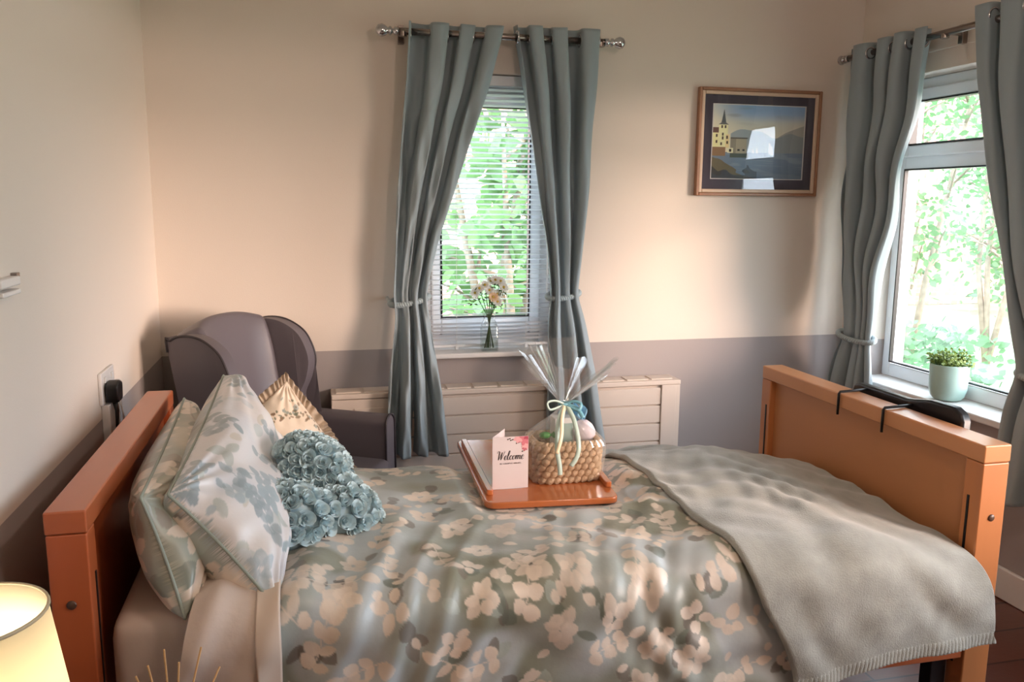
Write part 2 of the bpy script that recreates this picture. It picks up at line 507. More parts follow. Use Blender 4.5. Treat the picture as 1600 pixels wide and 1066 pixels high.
def wall_back_map(yc):
    def f(u, off, z):
        u, off, z = np.broadcast_arrays(u, off, z)
        return np.stack([u, yc-off, z], -1)
    return f
def wall_right_map(xc):
    def f(u, off, z):
        u, off, z = np.broadcast_arrays(u, off, z)
        return np.stack([xc-off, u, z], -1)
    return f
G1 = 'sage curtains at the back window'
G2 = 'sage curtains at the right window'
curtain('curtain', [(2.14, .378), (1.9, .365), (1.5, .335), (1.1, .315), (1.06, .312), (1.0, .32), (.75, .285), (.43, .262)],
        [(2.14, .765), (1.9, .705), (1.6, .60), (1.3, .50), (1.1, .452), (1.05, .448), (.95, .462), (.7, .495), (.43, .525)],
        [(2.14, .042), (1.7, .036), (1.3, .026), (1.06, .015), (.95, .02), (.7, .032), (.43, .036)],
        [(2.14, 0), (1.06, .02), (.72, .078), (.43, .085)], 2.14, .415, 3.0, 3, wall_back_map(3.405),
        'sage grey eyelet curtain tied back on the left side of the small back window', G1, ph=.3)
curtain('curtain', [(2.15, .815), (1.9, .862), (1.6, .905), (1.3, .955), (1.1, .978), (1.06, .981), (.95, .965), (.7, .955), (.43, .95)],
        [(2.15, 1.185), (1.9, 1.172), (1.5, 1.145), (1.1, 1.105), (1.06, 1.102), (.95, 1.135), (.7, 1.18), (.43, 1.225)],
        [(2.15, .042), (1.7, .036), (1.3, .026), (1.06, .015), (.95, .02), (.7, .032), (.43, .036)],
        [(2.15, 0), (1.06, .02), (.72, .078), (.43, .085)], 2.15, .415, 3.0, 11, wall_back_map(3.405),
        'sage grey eyelet curtain tied back on the right side of the small back window', G1, ph=2.6)
curtain('curtain', [(2.14, 3.44), (1.6, 3.42), (1.1, 3.40), (.9, 3.36), (.86, 3.355), (.75, 3.40), (.43, 3.43)],
        [(2.14, 2.93), (1.9, 2.96), (1.5, 3.03), (1.1, 3.10), (.9, 3.135), (.86, 3.14), (.75, 3.11), (.43, 3.08)],
        [(2.14, .045), (1.6, .042), (1.2, .032), (.86, .018), (.7, .03), (.43, .04)],
        [(2.14, 0), (.86, 0), (.43, .02)], 2.14, .43, 4, 21, wall_right_map(2.375),
        'sage curtain at the far end of the large right window, tied back behind the footboard', G2, ph=.4)
curtain('curtain', [(2.16, 2.69), (1.9, 2.65), (1.5, 2.53), (1.1, 2.40), (.93, 2.34), (.88, 2.335), (.75, 2.37), (.43, 2.39)],
        [(2.16, 2.12), (1.6, 2.12), (1.1, 2.13), (.9, 2.14), (.88, 2.14), (.75, 2.1), (.43, 2.05)],
        [(2.16, .045), (1.6, .04), (1.2, .03), (.88, .018), (.7, .03), (.43, .038)],
        [(2.16, 0), (.86, 0), (.43, .02)], 2.16, .43, 4, 31, wall_right_map(2.375),
        'sage curtain cut off by the right edge of the photo, nearer end of large window', G2, ph=PI)

# poles
def pole(name, a, b, label, brackets):
    a, b = Vector(a), Vector(b)
    root = empty(name, a, 0, label, 'curtain pole')
    bm = bmesh.new(); tube(bm, [a, b], .0135, 16); fin(bm, 'pole', M_steel, root, smooth=True, world=True)
    d = (b-a).normalized()
    q = d.to_track_quat('Z', 'Y').to_matrix()
    for p, s in ((a, -1), (b, 1)):
        bm = bmesh.new()
        prof = [(.0, -.01), (.015, -.01), (.016, .006), (.009, .01), (.009, .016), (.017, .02), (.017, .026), (.011, .032), (.02, .042), (.025, .056), (.021, .07), (.01, .078), (0, .08)]
        lathe(bm, prof, seg=20)
        for v in bm.verts: v.co = p+q @ Vector((v.co.x, v.co.y, v.co.z*s))
        fin(bm, 'finial', M_chrome, root, smooth=True, world=True)
    for t, w in brackets:
        p = a+(b-a)*t; e = Vector(w)
        bm = bmesh.new(); tube(bm, [p+e, p, ], .007, 8); tube(bm, [p+Vector((0, 0, -.02)), p+Vector((0, 0, -.001))], .016, 12)
        box(bm, tuple(p+e-Vector((.012, .012, .035))), tuple(p+e+Vector((.012, .012, .035))))
        fin(bm, 'pole_bracket', M_steel, root, smooth=False, bevel=.002, world=True)
    return root
pole('curtain_pole', (.345, 3.405, 2.105), (1.21, 3.405, 2.105), 'short metal pole with glass ball finials over the small back window', [(.03, (0, .083, 0)), (.97, (0, .083, 0))])
pole('curtain_pole', (2.375, 1.95, 2.10), (2.375, 3.455, 2.10), 'long metal pole above the large right window', [(.12, (.093, 0, 0)), (.6, (.081, 0, 0))])

# rope tiebacks
def tieback(cu, cz, ru, ro, mp, cc, label, group, tilt=.0, hook=None):
    root = empty('curtain_tieback', mp(np.array(cu), np.array(cc), np.array(cz)).tolist(), 0, label, 'tieback', group)
    N = 220
    for st in range(2):
        pts = []
        for i in range(N):
            a = 2*PI*i/N; tw = 26*a+st*PI
            du = math.cos(a)*ru; do = math.sin(a)*ro
            nn = (math.cos(a), math.sin(a))
            rad = .0062*math.cos(tw); zz = .0062*math.sin(tw)
            p = mp(np.array(cu+du+nn[0]*rad), np.array(cc+do+nn[1]*rad), np.array(cz+zz+tilt*du-.012*math.sin(a)))
            pts.append(tuple(p))
        bm = bmesh.new(); tube(bm, pts, .0066, 8, closed=True)
        fin(bm, 'rope_strand', M_rope, root, smooth=True, world=True)
    if hook is not None:
        pts = [mp(np.array(hook[0]), np.array(hook[1]), np.array(cz+.0)), mp(np.array(cu+hook[2]*ru), np.array(cc), np.array(cz+tilt*hook[2]*ru))]
        bm = bmesh.new(); tube(bm, [tuple(p) for p in pts], .007, 8); fin(bm, 'rope_tail', M_rope, root, smooth=True, world=True)
m1, m2 = wall_back_map(3.405), wall_right_map(2.375)
GT = 'twisted rope curtain tiebacks'
tieback(.382, 1.052, .078, .030, m1, 0, 'twisted pale rope tieback around the left curtain of the back window', GT, tilt=.18, hook=(.30, -.09, -1))
tieback(1.042, 1.062, .07, .030, m1, 0, 'twisted pale rope tieback around the right curtain of the back window', GT, tilt=.12, hook=(1.12, -.09, 1))
tieback(3.248, .865, .122, .036, m2, 0, 'twisted rope tieback on far curtain of the large right window', GT, tilt=.05, hook=(3.38, -.1, 1))
tieback(2.238, .885, .112, .036, m2, 0, 'twisted rope tieback on the curtain at the right edge of the photo', GT, tilt=.0, hook=(2.1, -.1, -1))

# ------------------------------------------------------------------ venetian blind
bl = empty('venetian_blind', (.755, 3.54, 1.96), 0, 'white slatted venetian blind lowered inside the small back window', 'blind')
M_slat = mat('blind_slat', srgb(222, 226, 230), rough=.35)
BX('headrail', (.475, 3.522, 1.93), (1.037, 3.560, 1.972), M_slat, bl, .003)
bm = bmesh.new()
z = 1.915; k = 0
zs = []
while z > .935:
    zs.append((z, .30)); z -= .0215
while z > .845:
    zs.append((z, .55)); z -= .017
for z, tl in zs:
    c, s = math.cos(tl), math.sin(tl)
    nn = 10
    prev = None
    for i in range(nn+1):
        u = i/nn; x = .478+u*.556
        sag = -.012*4*u*(1-u)*max(0, (1.0-z)/.15)*-1 if z < .93 else 0
        row = [bm.verts.new((x, 3.541+dy*c, z-dy*s+.0015*(1-(dy/.0125)**2)+sag*-.0)) for dy in (-.0125, 0, .0125)]
        if prev:
            for j in range(2): bm.faces.new((prev[j], row[j], row[j+1], prev[j+1]))
        prev = row
o = fin(bm, 'slats', M_slat, bl, smooth=True, world=True, recalc=False)
BX('bottom_rail', (.476, 3.53, .826), (1.036, 3.553, .838), M_slat, bl, .003)
for x in (.60, .91):
    bm = bmesh.new(); tube(bm, [(x, 3.527, 1.93), (x, 3.527, .83)], .0009, 5); fin(bm, 'ladder_cord', M_white, bl, world=True)
    bm = bmesh.new(); box(bm, (x-.007, 3.524, .817), (x+.007, 3.534, .832)); fin(bm, 'cord_plug', M_slat, bl, bevel=.002, world=True)
bm = bmesh.new(); tube(bm, [(1.0, 3.52, 1.92), (1.0, 3.518, 1.02)], .0022, 6); fin(bm, 'tilt_wand', M_slat, bl, world=True)

# ------------------------------------------------------------------ radiator cover
M_rad = mat('radiator_cream', srgb(222, 208, 196), rough=.4)
rad = empty('radiator', (.85, 3.44, .2), 0, 'long cream radiator cover with horizontal boards under the small window', 'radiator')
x0, x1, yf, zt, zb = .057, 1.588, 3.375, .674, .2
BX('top_panel', (x0, yf-.006, zt-.022), (x1, YB-.002, zt), M_rad, rad, .005)
BX('end_panel', (x0, yf, zb), (x0+.02, YB-.002, zt-.022), M_rad, rad, .002)
BX('end_panel', (x1-.02, yf, zb), (x1, YB-.002, zt-.022), M_rad, rad, .002)
BX('front_stile', (x1-.09, yf-.004, zb), (x1-.02, yf+.016, zt-.022), M_rad, rad, .003)
BX('valve_box', (x0, yf-.004, zb), (x0+.235, yf+.03, zt-.024), M_rad, rad, .004)
BX('valve_cover', (x0+.09, yf-.010, zt-.11), (x0+.232, yf-.003, zt-.06), M_rad, rad, .003)
bm = bmesh.new(); zz = zt-.03
while zz > zb+.02:
    box(bm, (x0+.235, yf+.002, zz-.081), (x1-.09, yf+.014, zz-.004)); zz -= .083
box(bm, (x0+.23, yf+.012, zb), (x1-.06, yf+.02, zt-.022))
fin(bm, 'front_boards', M_rad, rad, bevel=.003, world=True)
bm = bmesh.new(); x = x0+.02
while x < x1-.1:
    box(bm, (x, yf+.02, zt-.001), (x+.10, YB-.03, zt+.004)); x += .115
fin(bm, 'top_grille', M_rad, rad, bevel=.001, world=True)

# ------------------------------------------------------------------ picture
def paint(u, v):
    """u 0..1 left-right, v 0..1 bottom-top: a harbour view"""
    col = np.zeros(u.shape+(3,))
    f1, f2, f3 = Fn(91, 9), Fn(92, 26), Fn(93, 60)
    def mix(m, c):
        nonlocal col
        m = np.clip(m, 0, 1)[..., None]; col = col*(1-m)+np.array(c)*m
    col[:] = L3(206, 200, 176)
    mix(sst(.35, 1.0, v)*sst(.0, .7, u+.3*v), L3(120, 150, 182))
    mix(sst(.45, .62, v)*(1-sst(.72, .9, v))*.6, L3(196, 192, 170))
    mix(sst(.2, .9, f1(u*.7, v*3))*sst(.7, .8, v)*.6*(1-u), L3(120, 124, 128))
    # hills
    mix((v < .60+.03*f1(u*1.2, v*0))*(u > .2)*(v > .3)*.85, L3(130, 146, 156))
    mix((v < .50+.04*f2(u*.4, v*0)+.22*sst(.6, 1, u))*(u > .62)*(v > .3)*.6, L3(112, 118, 120))
    # sea
    sea = (v < .36)
    mix(sea*1., L3(104, 122, 142)); mix(sea*sst(0, .8, f2(u*.6, v*3))*.4, L3(136, 150, 160)); mix(sea*sst(.3, .0, v)*.5, L3(70, 84, 104))
    # shore
    mix((v < .34-.75*u+.03*f2(u, v))*1., L3(94, 88, 70)); mix((v < .20-.75*u*.8+.03*f2(u, v))*1., L3(52, 54, 54))
    mix((v < .12+.04*f2(u, v)-.1*u)*(u < .5)*.8, L3(54, 62, 72))
    mix(((u > .2)*(u < .40)*(v > .29)*(v < .35))*1., L3(72, 82, 76))
    # round fort
    mix(((u > .2)*(u < .375)*(v > .345)*(v < .555))*1., L3(156, 150, 130)); mix(((u > .2)*(u < .26)*(v > .345)*(v < .555))*.5, L3(100, 98, 92))
    for k in (.29, .345): mix((np.abs(u-k) < .012)*(np.abs(v-.39) < .012)*1., L3(46, 46, 46))
    mix(((u > .2)*(u < .385)*(v > .545)*(v < .56))*1., L3(90, 88, 80))
    # pale house with tower
    mix(((u < .1)*(v > .42)*(v < .66))*1., L3(220, 206, 158)); mix(((u < .08)*(v > .62)*(v < .69-.2*(.05-u)*0))*1., L3(96, 70, 60))
    mix(((u > .07)*(u < .165)*(v > .42)*(v < .73))*1., L3(228, 214, 166)); mix(((u > .145)*(u < .185)*(v > .42)*(v < .60))*1., L3(206, 192, 146))
    for a, b in ((.05, .58), (.05, .5), (.115, .6), (.115, .55), (.105, .70), (.14, .70), (.16, .56), (.165, .49), (.1, .47)):
        mix((np.abs(u-a) < .009)*(np.abs(v-b) < .02)*1., L3(70, 60, 50))
    mix((np.abs(u-.12) < .055*(.78-v)/.05)*(v > .73)*(v < .78)*1., L3(92, 96, 96))
    mix((np.abs(u-.12) < .022*(.94-v)/.16)*(v > .76)*(v < .94)*1., L3(76, 84, 88))
    mix(((u < .15)*(v > .31)*(v < .43))*1., L3(128, 102, 76)); mix(((u > .17)*(u < .23)*(v > .35)*(v < .42))*1., L3(216, 208, 180))
    mix((np.abs(u-.2) < .012)*(np.abs(v-.385) < .02)*1., L3(40, 40, 40))
    # sailing boats
    for bx, by, h in ((.45, .35, .06), (.49, .35, .075), (.635, .34, .15), (.655, .33, .12)):
        mix(((u > bx-h*.12)*(u < bx+h*.16*(by+h-v)/h)*(v > by)*(v < by+h))*1., L3(226, 224, 220))
    return np.clip(col*1.6, 0, 1)
px0, px1, pz0, pz1 = 1.670, 2.275, 1.487, 1.957
pic = empty('framed_picture', (1.97, 3.49, 1.487), 0, 'wood framed harbour painting with dark mount hanging on the back wall', 'picture')
M_fr1 = mat('frame_walnut', srgb(160, 116, 88), rough=.35, var=.1, vscale=30)
M_fr2 = mat('frame_champagne', srgb(214, 188, 164), rough=.4)
bm = bmesh.new(); framebars(bm, 'y', 3.472, 3.498, px0, px1, pz0, pz1, (.014,)*4)
fin(bm, 'outer_frame', M_fr1, pic, bevel=.004, world=True)
bm = bmesh.new(); framebars(bm, 'y', 3.476, 3.498, px0+.014, px1-.014, pz0+.014, pz1-.014, (.016,)*4)
fin(bm, 'inner_frame', M_fr2, pic, bevel=.004, world=True)
bm = bmesh.new(); framebars(bm, 'y', 3.486, 3.498, px0+.03, px1-.03, pz0+.03, pz1-.03, (.044, .044, .046, .04))
fin(bm, 'mount', mat('mount_board', srgb(76, 70, 84), rough=.8), pic, world=True)
bm = bmesh.new(); framebars(bm, 'y', 3.4845, 3.498, px0+.072, px1-.072, pz0+.074, pz1-.068, (.0035,)*4)
fin(bm, 'mount_bevel', M_white, pic, world=True)
u, v = np.meshgrid(np.linspace(0, 1, 280), np.linspace(0, 1, 210), indexing='ij')
a, b, c, d = px0+.074, px1-.074, pz0+.076, pz1-.07
P = np.stack([a+(b-a)*u, np.full_like(u, 3.489), c+(d-c)*v], -1)
me = grid_mesh('painting', P); set_col(me, paint(u, v))
link('painting', me, mat('painted_paper', (1, 1, 1, 1), rough=.8, attr='print'), pic, world=True)
BX('glazing', (px0+.028, 3.4805, pz0+.028), (px1-.028, 3.482, pz1-.028), glassy('picture_glass', refl=.5, base=.022), pic, 0)

# ------------------------------------------------------------------ bed
BED0, BED1 = 1.617, 2.645
HB0, HB1 = -.498, -.424
FB0, FB1 = 1.562, 1.640
bed = empty('bed', (.57, 2.13, 0), 0, 'beech wood care bed with solid headboard and footboard', 'bed')
def board(x0, x1, inner, mt, mz, nm, pm):
    bd = empty(nm, (0, 0, 0)); bd.parent = bed; bd.matrix_parent_inverse = Matrix.Translation(bed.location).inverted()
    BX('top_rail', (x0, BED0, .835), (x1, BED1, .88), mt, bd, .004)
    for ya, yb in ((BED0, BED0+.058), (BED1-.058, BED1)):
        BX('post', (x0+.001, ya+.001, 0.0), (x1-.001, yb, .8342), mz, bd, .004)
        ym = (ya+yb)/2+(.008 if ya == BED0 else -.008)
        xi = inner
        bm = bmesh.new(); box(bm, (xi-.0015, ym-.0035, .3), (xi+.0015, ym+.0035, .745)); fin(bm, 'slot', M_black, bd, bevel=.001, world=True)
    BX('panel', (x0+.022, BED0+.058, .33), (x1-.022, BED1-.058, .836), pm, bd, .001)
    xm = (x0+x1)/2
    bm = bmesh.new(); lathe(bm, [(0, -.0015), (.0075, -.0015), (.009, 0), (.009, .002)], (xm, BED0-.0005, .695), 18, axis=1)
    fin(bm, 'bolt_cap', mat('bolt_cap_plastic', srgb(84, 58, 44), rough=.4), bd, smooth=True, world=True)
    return bd
board(HB0, HB1, HB1, M_wood, M_woodz, 'headboard', M_woodz)
board(FB0, FB1, FB0, M_woodf, M_woodfz, 'footboard', M_panel)
BX('side_rail', (HB1, BED0+.006, .325), (FB0, BED0+.03, .425), M_wood, bed, .003)
BX('side_rail', (HB1, BED1-.03, .325), (FB0, BED1-.006, .425), M_wood, bed, .003)
bm = bmesh.new()
for k in range(12): box(bm, (HB1+.05+k*.16, BED0+.03, .40), (HB1+.13+k*.16, BED1-.03, .415))
fin(bm, 'slats', M_black, bed, bevel=.002, world=True)
bm = bmesh.new()
for y in (1.85, 2.42): box(bm, (HB1+.02, y-.02, .36), (FB0-.01, y+.02, .40))
for x in (.0, 1.35): box(bm, (x-.02, 1.83, .03), (x+.02, 1.87, .38)); box(bm, (x-.02, 2.40, .03), (x+.02, 2.44, .38)); box(bm, (x-.02, 1.85, .05), (x+.02, 2.42, .09))
box(bm, (1.50, BED0+.035, .03), (1.545, BED0+.075, .40))
fin(bm, 'lifting_frame', M_black, bed, bevel=.003, world=True)
bm = bmesh.new(); tube(bm, [(1.37, 1.9, .2), (1.80*.9, 2.35, .02)], .012, 10); fin(bm, 'actuator_tube', M_chrome, bed, smooth=True, world=True)

# mattress in a fitted sheet
def rbox_pts(x0, x1, y0, y1, z0, z1, n=3):
    bm = bmesh.new(); box(bm, (x0, y0, z0), (x1, y1, z1)); return bm
bm = bmesh.new(); box(bm, (HB1+.012, BED0+.04, .43), (FB0-.012, BED1-.04, .575))
bmesh.ops.bevel(bm, geom=bm.edges[:], offset=.045, segments=5, profile=.6, affect='EDGES')
bmesh.ops.subdivide_edges(bm, edges=[e for e in bm.edges if e.calc_length() > .3], cuts=30, use_grid_fill=True)
for v in bm.verts:
    q = mnoise.noise(Vector((v.co.x*9, v.co.y*2.5, v.co.z*2)))
    v.co.y += q*.006*(1 if v.co.y < 2 else -1)
    v.co.z += q*.004
    if v.co.z > .5: v.co.z += .055*(1-sst(2.1, 2.5, v.co.y))*(1-sst(.9, 1.5, v.co.x))
mtr = fin(bm, 'mattress', M_sheet, None, smooth=True)
tag(mtr, 'mattress in a plain beige fitted sheet, showing beside the headboard', 'mattress')

# bedding surface ---------------------------------------------------
YN, YFAR, RR = 1.655, 2.565, .06
def topz(x, y):
    z = .656+.012*np.sin((y-1.6)*3.1)
    z = z-.07*sst(2.25, 2.62, y)
    z = z-.065*sst(1.15, 1.56, x)
    z = z-.0*x
    return z
def bedsurf(x, s, off=0., flare=.035):
    """s: arc length, 0 at near edge of the mattress; negative across the top, positive down the near side"""
    r = RR+off
    arc = r*PI/2
    y = np.where(s < 0, YN-s, YN-r*np.sin(np.clip(s/r, 0, PI/2)))
    zt = topz(x, np.clip(y, YN, YFAR))
    z = np.where(s < 0, zt, zt-r*(1-np.cos(np.clip(s/r, 0, PI/2))))
    d = np.clip(s-arc, 0, None)
    z = z-d*.985
    y = y-d*flare
    # far side
    Ltop = YFAR-YN
    t = -s-Ltop
    ang = np.clip(t/r, 0, PI/2); far = t > 0
    y = np.where(far, YFAR+r*np.sin(ang), y)
    zf = topz(x, np.full_like(x, YFAR))
    dd = np.clip(t-arc, 0, None)
    z = np.where(far, zf-r*(1-np.cos(ang))-dd, z)
    nz = np.where(s < 0, 1., np.cos(np.clip(s/r, 0, PI/2))); ny = np.where(s < 0, 0., -np.sin(np.clip(s/r, 0, PI/2)))
    nz = np.where(far, np.cos(ang), nz); ny = np.where(far, np.sin(ang), ny)
    return y, z, ny, nz
def wrinkles(x, s):
    f, g, h = Fn(5, 3.2), Fn(6, 7), Fn(8, 16)
    w = .007*f(x, s)+.006*g(x*1.5, s)*(1-.5*sst(.8, 1., x))
    # pulled creases near the pillows, running diagonally down the side
    q = x*1.0+.42*s+.03*f(x*2, s*2)
    cre = np.sin(q*52+1.5*f(x*1.2, s*1.2))
    w = w+(.5+.5*cre)**2*.017*sst(.6, .0, x)*sst(-.5, .0, s)
    q2 = x*.5-.8*s
    w = w+.0050*np.sin(q2*40+3*g(x, s))*sst(.3, .8, x)
    w = w+.0030*h(x, s*1.4)+.0022*np.sin((x*.9+s*.35)*95+2.5*g(x, s))*sst(-.3, .8, f(x, s))
    return w
SMAX = .375

def cloth(name, x0, x1, s0, s1, nx, ns, off, mt, shape=None, colf=None, wr=1., thick=.004, flare=.035, parent=None, extra=None):
    a = np.linspace(0, 1, nx)[:, None]; b = np.linspace(0, 1, ns)[None, :]
    s = s0+(s1-s0)*b+0*a
    if callable(x0): xa = x0(s); 
    else: xa = x0
    if callable(x1): xb = x1(s)
    else: xb = x1
    x = xa+(xb-xa)*a+0*s
    if shape is not None: s = shape(x, s, b)
    y, z, ny, nz = bedsurf(x, s, off, flare)
    w = wrinkles(x, s)*wr
    pm = sst(.36, .42, x)*sst(.86, .80, x)*sst(1.92, 1.98, y)*sst(-.001, .001, -s)
    w = w*(1-pm*.9)-.019*pm+off
    if extra is not None: w = w+extra(x, s, a, b)
    y = y+ny*w; z = z+nz*w
    P = np.stack([x, y, z], -1)
    me = grid_mesh(name, P)
    if colf is not None: set_col(me, colf(x, s))
    o = link(name, me, mt, parent, world=bool(parent))
    if thick:
        m = o.modifiers.new('solid', 'SOLIDIFY'); m.thickness = thick; m.offset = -1
    return o

CREAM = L3(232, 216, 200)
base = [L3(138, 140, 124), L3(160, 166, 160), L3(188, 196, 200)]
darks = [L3(108, 98, 90), L3(122, 112, 102), L3(104, 112, 100), L3(170, 180, 172)]
def duvet_col(x, s):
    return floral_print(x, s, 12, base, CREAM, darks, nclus=175, size=.9, box_=(-.1, 1.2, -1.0, .42))
duv = cloth('duvet', -.085, 1.545, -.99, SMAX, 560, 460, .012, M_print, colf=duvet_col,
            extra=lambda x, s, a, b: -.012*sst(.04, 0., a)+.004,
            shape=lambda x, s, b: s-b**2*.145*sst(.95, 1.45, x))
tag(duv, 'sage duvet printed with cream leaves, spread across the bed', 'duvet')
# plain sheet turned down over the duvet's edge
sh = cloth('top_sheet', lambda s: -.235-.05*sst(-.1, .3, s)+.10*sst(-.1, -.5, s), lambda s: -.082+.0*s, -.98, .42, 90, 260, .016, M_sheet, wr=.8)
tag(sh, 'plain beige sheet turned down below the pillows', 'sheet')
M_hem = mat('sheet_hem_cloth', srgb(214, 196, 180), rough=.6)
hm = cloth('hem_band', lambda s: -.128+.0*s, lambda s: -.083+0*s, -.98, .42, 14, 240, .0195, M_hem, wr=.8, parent=sh)
hm['label'] = 'stitched hem band'

# blanket
def bl_left(s): return .888+.02*sst(-.2, .1, s)+.13*sst(0, .35, s)-.0*s
def bl_right(s): return 1.535+.03*sst(.0, .3, s)
def bl_shape(x, s, b):
    return s-b*.125*sst(1.0, 1.6, x)
blk = cloth('blanket', bl_left, bl_right, -.99, .352, 330, 330, .024, M_blanket, shape=bl_shape, wr=.75, thick=.009, flare=.05,
            extra=lambda x, s, a, b: .004*np.cos(a*3)-.006*sst(.012, 0, a)+  .0016*sst(.976, .983, b)*(1+.8*np.sin(x*620+b*120)))
tag(blk, 'sage grey fleece blanket folded over the foot of the bed', 'blanket')

# ------------------------------------------------------------------ pillows
def pillow(name, TL, TR, BL, BR, thick, mt, label, cat, group=None, seed=1, colf=None, nu=230, nv=170, wr=.006, pw=.5, flange=0, back=.9, pipe=None, pinch=.045, face=(1, 0, 0)):
    """corners: top-near, top-far, bottom-near, bottom-far ; face normal towards the foot of the bed"""
    TL, TR, BL, BR = [np.array(p, float) for p in (TL, TR, BL, BR)]
    u = np.linspace(-1, 1, nu)[:, None]; v = np.linspace(-1, 1, nv)[None, :]
    def base_(u, v):
        uu = u*(1-pinch*(1-v*v)); vv = v*(1-pinch*(1-u*u))
        a = (uu+1)/2; b = (vv+1)/2
        a = a[..., None]; b = b[..., None]
        return (BL*(1-a)+BR*a)*(1-b)+(TL*(1-a)+TR*a)*b
    u2, v2 = np.broadcast_arrays(u, v)
    B = base_(u2, v2)
    n = np.cross((BR+TR-BL-TL), (TL+TR-BL-BR)); n = n/np.linalg.norm(n)
    if n.dot(np.array(face, float)) < 0: n = -n
    prof = (np.clip(1-np.abs(u2)**2.4, 0, 1)*np.clip(1-np.abs(v2)**2.4, 0, 1))**pw
    f, g = Fn(seed, 3, 10), Fn(seed+1, 7, 10)
    edge = (1-prof)
    wn = wr*(f(u2, v2)*.8+g(u2*1.3, v2)*.6*edge)*sst(0, .3, prof)
    # radiating creases from the corners
    cre = np.zeros_like(u2)
    for cu, cv in ((-1, -1), (1, -1), (-1, 1), (1, 1)):
        a = np.arctan2(v2-cv, u2-cu); r = np.hypot(v2-cv, u2-cu)
        cre = cre+np.sin(a*17+cu*2+cv+seed)*np.exp(-r*2.2)*sst(0, .25, r)
    wn = wn+wr*.9*cre*sst(0, .2, prof)
    Fp = B+n*((thick*.5*prof+wn)[..., None]); Bk = B-n*((thick*.5*back*prof+wn*.5)[..., None])
    o_ = [tuple((TL+TR+BL+BR)/4)]
    ctr = (TL+TR+BL+BR)/4
    root = empty(name, (ctr[0], ctr[1], min(p[2] for p in (TL, TR, BL, BR))), 0, label, cat, group)
    V = np.concatenate([Fp.reshape(-1, 3), Bk.reshape(-1, 3)])
    i, j = np.meshgrid(np.arange(nu-1), np.arange(nv-1), indexing='ij'); i = i.ravel(); j = j.ravel()
    f1 = np.stack([i*nv+j, (i+1)*nv+j, (i+1)*nv+j+1, i*nv+j+1], 1); N = nu*nv
    f2 = f1[:, ::-1]+N
    me = bpy.data.meshes.new('cover'); me.from_pydata(V.tolist(), [], np.concatenate([f1, f2]).tolist())
    if colf:
        Lu = np.linalg.norm(BR-BL)/2; Lv = np.linalg.norm(TL-BL)/2
        def arcuv(Pp):
            du = np.zeros(Pp.shape[:2]); dv = np.zeros(Pp.shape[:2])
            du[1:] = np.cumsum(np.linalg.norm(np.diff(Pp, axis=0), axis=2), 0); dv[:, 1:] = np.cumsum(np.linalg.norm(np.diff(Pp, axis=1), axis=2), 1)
            return du-du[nu//2][None, :], dv-dv[:, nv//2][:, None]
        cc = np.concatenate([colf(*arcuv(Fp), 0).reshape(-1, 3), colf(*arcuv(Bk), 1).reshape(-1, 3)])
        set_col(me, cc)
    bm = bmesh.new(); bm.from_mesh(me); bmesh.ops.remove_doubles(bm, verts=bm.verts, dist=1e-6); bmesh.ops.recalc_face_normals(bm, faces=bm.faces); bm.to_mesh(me); bm.free()
    me.polygons.foreach_set('use_smooth', [True]*len(me.polygons))
    link('cover', me, mt, root, world=True)
    rim = [B[k, 0] for k in range(nu)]+[B[-1, k] for k in range(1, nv)]+[B[k, -1] for k in range(nu-2, -1, -1)]+[B[0, k] for k in range(nv-2, 0, -1)]
    if pipe:
        bm = bmesh.new(); tube(bm, [tuple(p) for p in rim[::2]], .0035, 6, closed=True)
        fin(bm, 'piping', pipe, root, smooth=True, world=True)
    return root, B, n, rim

WH = [L3(222, 220, 222), L3(212, 214, 220), L3(228, 224, 222)]
GL = L3(164, 180, 188)
def p_front(seed, whites=WH, leaf=GL):
    def f(u, v, side):
        bx = (-.4, .4, -.3, .3)
        if side == 0:
            c = floral_print(u, v, seed, whites, leaf, [L3(190, 200, 200), L3(200, 206, 210), L3(176, 186, 182), L3(204, 198, 186)], nclus=40, size=.92, box_=bx)
        else:
            c = floral_print(u, v, seed+9, base, CREAM, darks, nclus=40, size=1.2, box_=bx)
        return c
    return f
def p_back(seed):
    def f(u, v, side):
        return floral_print(u, v, seed, [L3(176, 170, 154), L3(152, 158, 146), L3(200, 188, 168)] if side == 0 else base, CREAM, [L3(104, 110, 98), L3(112, 116, 106), L3(140, 128, 116), L3(120, 128, 118)], nclus=40, size=1.25, box_=(-.4, .4, -.3, .3))
    return f
GP = 'printed bed pillows against the headboard'
pillow('pillow', (-.345, 1.70, .868), (-.375, 2.52, .880), (-.262, 1.612, .648), (-.30, 2.42, .66), .16, M_print,
       'rear pillow with dark sage leaf print, leaning on the headboard', 'pillow', GP, 41, p_back(41), pipe=M_sage, wr=.008, pw=.40, back=1.15)
pillow('pillow', (-.298, 1.725, .862), (-.255, 2.44, .960), (-.095, 1.610, .658), (-.10, 2.34, .69), .20, M_print,
       'front pillow with white face and grey eucalyptus print, propped on the rear pillow', 'pillow', GP, 57, p_front(57), pipe=M_sage, wr=.009, pw=.42, back=1.5)

